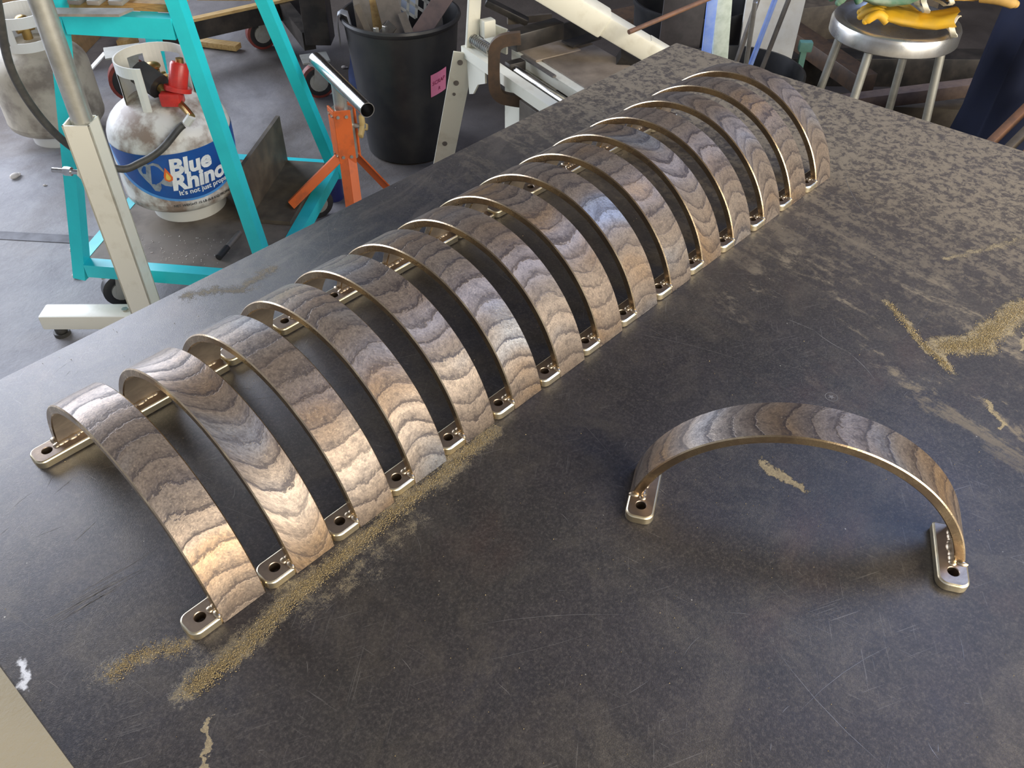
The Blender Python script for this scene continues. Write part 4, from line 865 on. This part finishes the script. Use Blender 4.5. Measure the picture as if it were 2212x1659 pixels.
q = MB(); q.box((2.60, 0.45, 0.42), (0.14, 0.012, 0.84), R(-48), ch=.002); o = q.build('dark_sheet', paint('dark_grey_sheet', (0.075, 0.065, 0.065), (0.05, 0.045, 0.045), 0.5)); tag(o, 'dark grey steel sheet standing between the two stock bins', 'sheet')
# heavier stock lying on the floor towards the wall
rs = random.Random(5)
beams = [((3.05, 0.45, .05), (3.75, -0.55, .05), .10, .10, DARKBR, 'dark brown steel beam lying on the floor behind the stool'), ((3.25, 0.75, .06), (4.1, -0.2, .06), .12, .12, BLACKS, 'black steel beam lying on the floor near the wall'),
         ((3.0, 0.16, .135), (3.9, -0.62, .225), .055, .05, paint('pinkish_timber', (0.22, 0.15, 0.11), (0.15, 0.1, 0.08), 0.7), 'reddish timber sloping across the steel beams behind the stool'),
         ((3.35, 0.05, .155), (3.65, 0.55, .155), .09, .07, BROWN, 'brown timber laid crosswise over the steel beams'), ((3.72, -0.85, .031), (4.02, -1.45, .031), .14, .06, RUST, 'rusty flat beam lying on the floor behind the navy cloth'),
         ((3.55, 0.95, .08), (4.6, 0.3, .08), .16, .16, DARKBR, 'thick dark brown beam lying on the floor by the back wall'), ((3.4, 1.3, .05), (4.6, 0.9, .05), .14, .1, BROWN, 'brown beam lying on the floor under the back wall shelves'),
         ((2.93, 0.02, .03), (3.15, -0.32, .03), .05, .05, RUST, 'short rusty angle lying on the floor under the stool')]
for a, bq, wd, th, mt, lab in beams:
    a = Vector(a); bq = Vector(bq); stick('steel_beam' if mt in (DARKBR, BLACKS, RUST) else 'timber', a, bq, wd, th, mt, lab, 'beam')
for i, lab in enumerate(('rusty bar leaning against the navy cloth', 'dark brown bar leaning beside the rusty one at the navy cloth', 'thin rusty bar leaning lowest at the navy cloth')):
    A_ = Vector((2.04 + .02 * i, -0.44 - .055 * i, .012)); B_ = Vector((2.668 - .035 * i, -0.640 - .042 * i, .50 - .015 * i)); 
    stick('rusty_bar', A_, A_ + (B_ - A_) * 1.05, .022, .022, DARKBR if i == 1 else RUST, lab, grp='bars beside the navy cloth')
for i in range(5):
    q = MB(); q.box((4.75, -1.55 + i * .24, .111), (1.2, .22, .22), R(rs.uniform(-1, 1)), ch=.004); o = q.build('timber_baulk', paint('oily_black_brown', (0.030, 0.022, 0.017), (0.055, 0.04, 0.03), 0.7))
    tag(o, 'dark oily timber baulk lying in a row on the floor by the back wall', 'timber', 'timber baulks by the back wall')
rk = thing('storage_rack', (5.15, 1.5, 0), 'dark steel storage rack with shelves along the back wall', 'rack')
for x in (-.25, .25):
    for y in (-1.2, 0, 1.2): q = MB(); q.box((x, y, .9), (.05, .05, 1.8)); q.build('upright', BLACKS, rk, 0)
for z in (.12, .6, 1.1): q = MB(); q.box((0, 0, z), (.54, 2.5, .03)); q.build('shelf', DARKBR, rk, 0)

# ================================================================== STOOL, GLOVES, NAVY CLOTH
SL = Vector((2.655, -0.228, 0))
sl = thing('metal_stool', SL, 'round metal stool with splayed legs and gloves on its seat', 'stool')
q = MB(); q.lathe([(0.001, .637), (.135, .637), (.142, .640), (.150, .648), (.166, .651), (.176, .647), (.181, .637), (.181, .605), (.178, .602), (.174, .605), (.174, .628), (.001, .628)], n=60); q.build('seat', ALU, sl)
for i in range(4):
    a = R(0 + 90 * i); q = MB(); q.cyl((.145 * math.cos(a), .145 * math.sin(a), .628), (.215 * math.cos(a), .215 * math.sin(a), .012), .0125, 14); lg = q.build('leg', GALV, sl)
    q = MB(); q.cyl((.215 * math.cos(a), .215 * math.sin(a), 0), (.213 * math.cos(a), .213 * math.sin(a), .03), .016, 12); q.build('rubber_tip', RUBBER, lg)
q = MB(); q.tube([(.185 * math.cos(R(a)), .185 * math.sin(R(a)), .20) for a in range(0, 360, 10)], .008, 8, closed=True); q.build('foot_ring', GALV, sl)
def glove(loc, rz, label, mat, curl, parts):
    """palm, four fingers, thumb and flared cuff, lying flat"""
    g = thing('work_glove', loc, label, 'glove', rz, 'gloves on the stool seat')
    q = MB(); pts = [(-.01, 0, .018), (.03, 0, .022), (.07, 0, .02), (.10, 0, .018)]
    n = 18; vs, fs = [], []
    prof = [(-.105, .048, .018, .016), (-.06, .046, .016, .017), (-.02, .040, .015, .018), (.02, .044, .015, .020), (.055, .045, .014, .018), (.075, .040, .011, .015)]
    for x, wy, hz, zc_ in prof:
        for j in range(n):
            a = 2 * math.pi * j / n; vs.append((x + .006 * math.sin(3 * a) * (x < -.05), wy * math.cos(a), zc_ + curl * x * x * 3 + hz * math.sin(a) * (1 + .25 * math.sin(5 * a + x * 40))))
    for i in range(len(prof) - 1):
        for j in range(n): fs.append((i * n + j, i * n + (j + 1) % n, (i + 1) * n + (j + 1) % n, (i + 1) * n + j))
    fs.append(tuple(range((len(prof) - 1) * n, len(prof) * n))); q.add(vs, fs); q.build('palm', mat, g, 60)
    for i, (y, L) in enumerate(((-.033, .062), (-.011, .074), (.012, .070), (.033, .054))):
        q = MB(); q.tube(bez([(.06, y, .016), (.06 + L * .5, y * 1.15, .020 + curl * .02), (.06 + L, y * 1.3, .013)], 4), [.0115] * 8 + [.008], 10); q.ball((.06 + L, y * 1.3, .013), .0085); q.build('finger', mat, g, 60)
    q = MB(); q.tube(bez([(-.01, -.03, .016), (.02, -.062, .02), (.055, -.078, .013)], 4), [.013] * 8 + [.009], 10); q.ball((.055, -.078, .013), .0095); q.build('thumb', mat, g, 60)
    q = MB(); vs, fs = [], []
    for x, k in ((-.098, 1.03), (-.112, 1.06), (-.113, .98), (-.10, .95)):
        for j in range(n):
            a = 2 * math.pi * j / n; vs.append((x + .008 * math.sin(2 * a), .050 * k * math.cos(a), .017 + .0185 * k * math.sin(a) * (1 + .2 * math.sin(5 * a))))
    for i in range(4):
        for j in range(n): fs.append((i * n + j, i * n + (j + 1) % n, ((i + 1) % 4) * n + (j + 1) % n, ((i + 1) % 4) * n + j))
    q.add(vs, fs); q.build('cuff', CUFF, g, 60)
    g.scale = (1.05, 1.2, 1.1)
    return g
glove(SL + Vector((-.045, -.055, .6535)), R(110), 'bright yellow leather glove with a cream cuff flat on the stool seat', YELLOW, .6, 0)
glove(SL + Vector((-.085, .030, .7020)), R(120), 'faded green cloth glove lying between the yellow gloves', GREEN, 1.2, 0)
glove(SL + Vector((.062, -.170, .7280)), R(-38), 'worn orange-yellow glove hanging over the stool edge on top of the others', paint('worn_yellow_leather', (0.66, 0.40, 0.10), (0.5, 0.3, 0.09), 0.65), .3, 0)
# navy cloth draped over a low rack beside the stool
q = MB(); vs, fs = [], []; n, mz = 40, 16
for j in range(mz + 1):
    z = 1.15 * j / mz
    for i in range(n):
        a = 2 * math.pi * i / n; rr_ = 0.30 - 0.10 * (j / mz) ** 1.2 + 0.022 * math.sin(7 * a + z * 2) + 0.012 * math.sin(13 * a - 3 * z)
        vs.append((rr_ * 1.15 * math.cos(a), rr_ * 0.95 * math.sin(a), z + 0.002))
vs.append((0, 0, 1.19))
for j in range(mz):
    for i in range(n): fs.append((j * n + i, j * n + (i + 1) % n, (j + 1) * n + (i + 1) % n, (j + 1) * n + i))
for i in range(n): fs.append((mz * n + i, mz * n + (i + 1) % n, len(vs) - 1))
q.add(vs, fs); o = q.build('navy_drape', NAVY, smooth=80); o.location = (3.03, -0.675, 0); tag(o, 'dark navy cloth hanging in folds to the floor beside the stool', 'cloth')

# ================================================================== WHEELED RACK AND TIMBER BEHIND
wr = thing('wheeled_rack', (2.1, 2.1, 0), 'black steel rack on red-tyred casters with timber strips', 'rack')
def wrr(p): return Vector(p) - Vector((2.1, 2.1, 0))
q = MB(); q.box(wrr((2.165, 1.905, .62)), (.105, .105, .90), R(-48), ch=.004); q.build('post', BLACKS, wr)
q = MB(); q.bar(wrr((1.72, 2.45, .165)), wrr((2.45, 2.30, .165)), .05, .075); q.build('base_beam', BLACKS, wr, 0)
q = MB(); q.bar(wrr((1.72, 2.44, .209)), wrr((2.40, 2.30, .209)), .035, .012); q.build('timber_strip', WOOD, wr, 0)
q = MB(); q.bar(wrr((2.30, 2.34, .165)), wrr((2.14, 1.95, .165)), .05, .075); q.build('side_beam', BLACKS, wr, 0)
for p, rz in (((2.05, 1.80, 0), -.5), ((2.20, 2.40, 0), -.3)):
    caster(wr, wrr(p), rz, .068, BLACKP, tyre=TYRE)
for i, (a, bq) in enumerate((((1.98, 2.70, .02), (2.10, 2.45, .02)), ((1.86, 2.60, .225), (2.10, 2.75, .225)), ((2.04, 2.60, .225), (2.20, 2.42, .225)))):
    stick('timber_strip', Vector(a) + Vector((0, 0, .0)), bq, .05, .025, WOOD, ('short pine strip on the floor under the wheeled rack', 'pine strip lying on the wheeled rack, slanting away', 'pine strip lying crosswise on the wheeled rack')[i], 'timber')
# loose caster standing on the floor behind the propane cylinder
lc = thing('loose_caster', (1.515, 2.33, 0), 'red and black caster wheel with a white bracket on the floor behind the propane cylinder', 'caster')
f = caster(lc, (0, 0, 0), R(-25), .085, BLACKP, 'bracket', TYRE)
q = MB(); q.bar((-.06, .03, .20), (-.12, .05, .155), .035, .005, ch=.001); q.build('brake_pedal', LETTER, f, 0)
q = MB(); q.box((1.78, 2.85, .03), (.12, .05, .05), R(40), ch=.002); o = q.build('wood_block', WOOD); tag(o, 'small pine block on the floor beyond the turquoise cart', 'wood block')
q = MB(); q.box((1.35, 3.30, .20), (.9, .5, .40), R(-48), ch=.01); o = q.build('timber_box', paint('tan_crate', (0.34, 0.22, 0.11), (0.22, 0.15, 0.08), 0.7)); tag(o, 'tan wooden crate on the floor behind the dirty propane cylinder', 'crate')
q = MB(); vs = []
for j in range(9):
    for i in range(20):
        a = 2 * math.pi * i / 20; r_ = .16 * math.sqrt(max(1 - (j / 8.2) ** 2, 0)) * (1 + .12 * math.sin(3 * a + j)); vs.append((r_ * math.cos(a), r_ * .8 * math.sin(a), .45 * j / 8))
fs = [(j * 20 + i, j * 20 + (i + 1) % 20, (j + 1) * 20 + (i + 1) % 20, (j + 1) * 20 + i) for j in range(8) for i in range(20)] + [tuple(range(160, 180))]
q.add(vs, fs); o = q.build('blue_bundle', BLUEC, smooth=80); o.location = (2.35, 1.72, 0.0); tag(o, 'dark blue cloth bundle on the floor behind the scrap bin', 'cloth')

# crumbs and chips on the floor and shelf
crumbs = [((0.730, 1.325, 0), .014, 'pale crumb of foam on the floor beside the turquoise cart foot'), ((0.880, 2.06, 0), .018, 'pale crumb on the floor in front of the dirty propane cylinder'), ((0.777, 1.150, 0), .007, 'tiny white chip on the floor by the cart caster'),
          ((0.925, 1.93, 0), .006, 'tiny white chip on the floor near the dirty propane cylinder'), ((0.79, 1.48, 0), .006, 'tiny white chip on the floor along the slab joint'), ((2.30, 1.95, 0), .012, 'white crumb on the floor under the wheeled rack')]
for (p, r_, lab) in crumbs:
    q = MB(); q.ball((0, 0, r_ * .5), r_, (1, .7, .55), 9, 6); q.ball((r_ * .9, r_ * .2, r_ * .3), r_ * .6, (1, .8, .6), 8, 5); o = q.build('crumb', CHALK); o.location = p; o.rotation_euler = (0, 0, rs.random() * 6); tag(o, lab, 'crumb', 'crumbs on the floor')
vs, fs = [], []
for _ in range(90):
    a, c = rs.uniform(.12, .40), rs.uniform(.03, .16); p = CO + Matrix.Rotation(RZC, 3, 'Z') @ Vector((a, c, .1745)); s = rs.uniform(.0008, .0022); o_ = len(vs)
    for j in range(3): vs.append((p.x + s * math.cos(j * 2.09), p.y + s * math.sin(j * 2.09), p.z))
    vs.append((p.x, p.y, p.z + s)); fs += [(o_, o_ + 1, o_ + 3), (o_ + 1, o_ + 2, o_ + 3), (o_ + 2, o_, o_ + 3)]
me = bpy.data.meshes.new('white_grit'); me.from_pydata(vs, [], fs); me.materials.append(CHALK); o = bpy.data.objects.new('white_grit', me); COL.objects.link(o)
tag(o, 'fine white grit scattered on the plywood cart shelf', 'grit', kind='stuff')
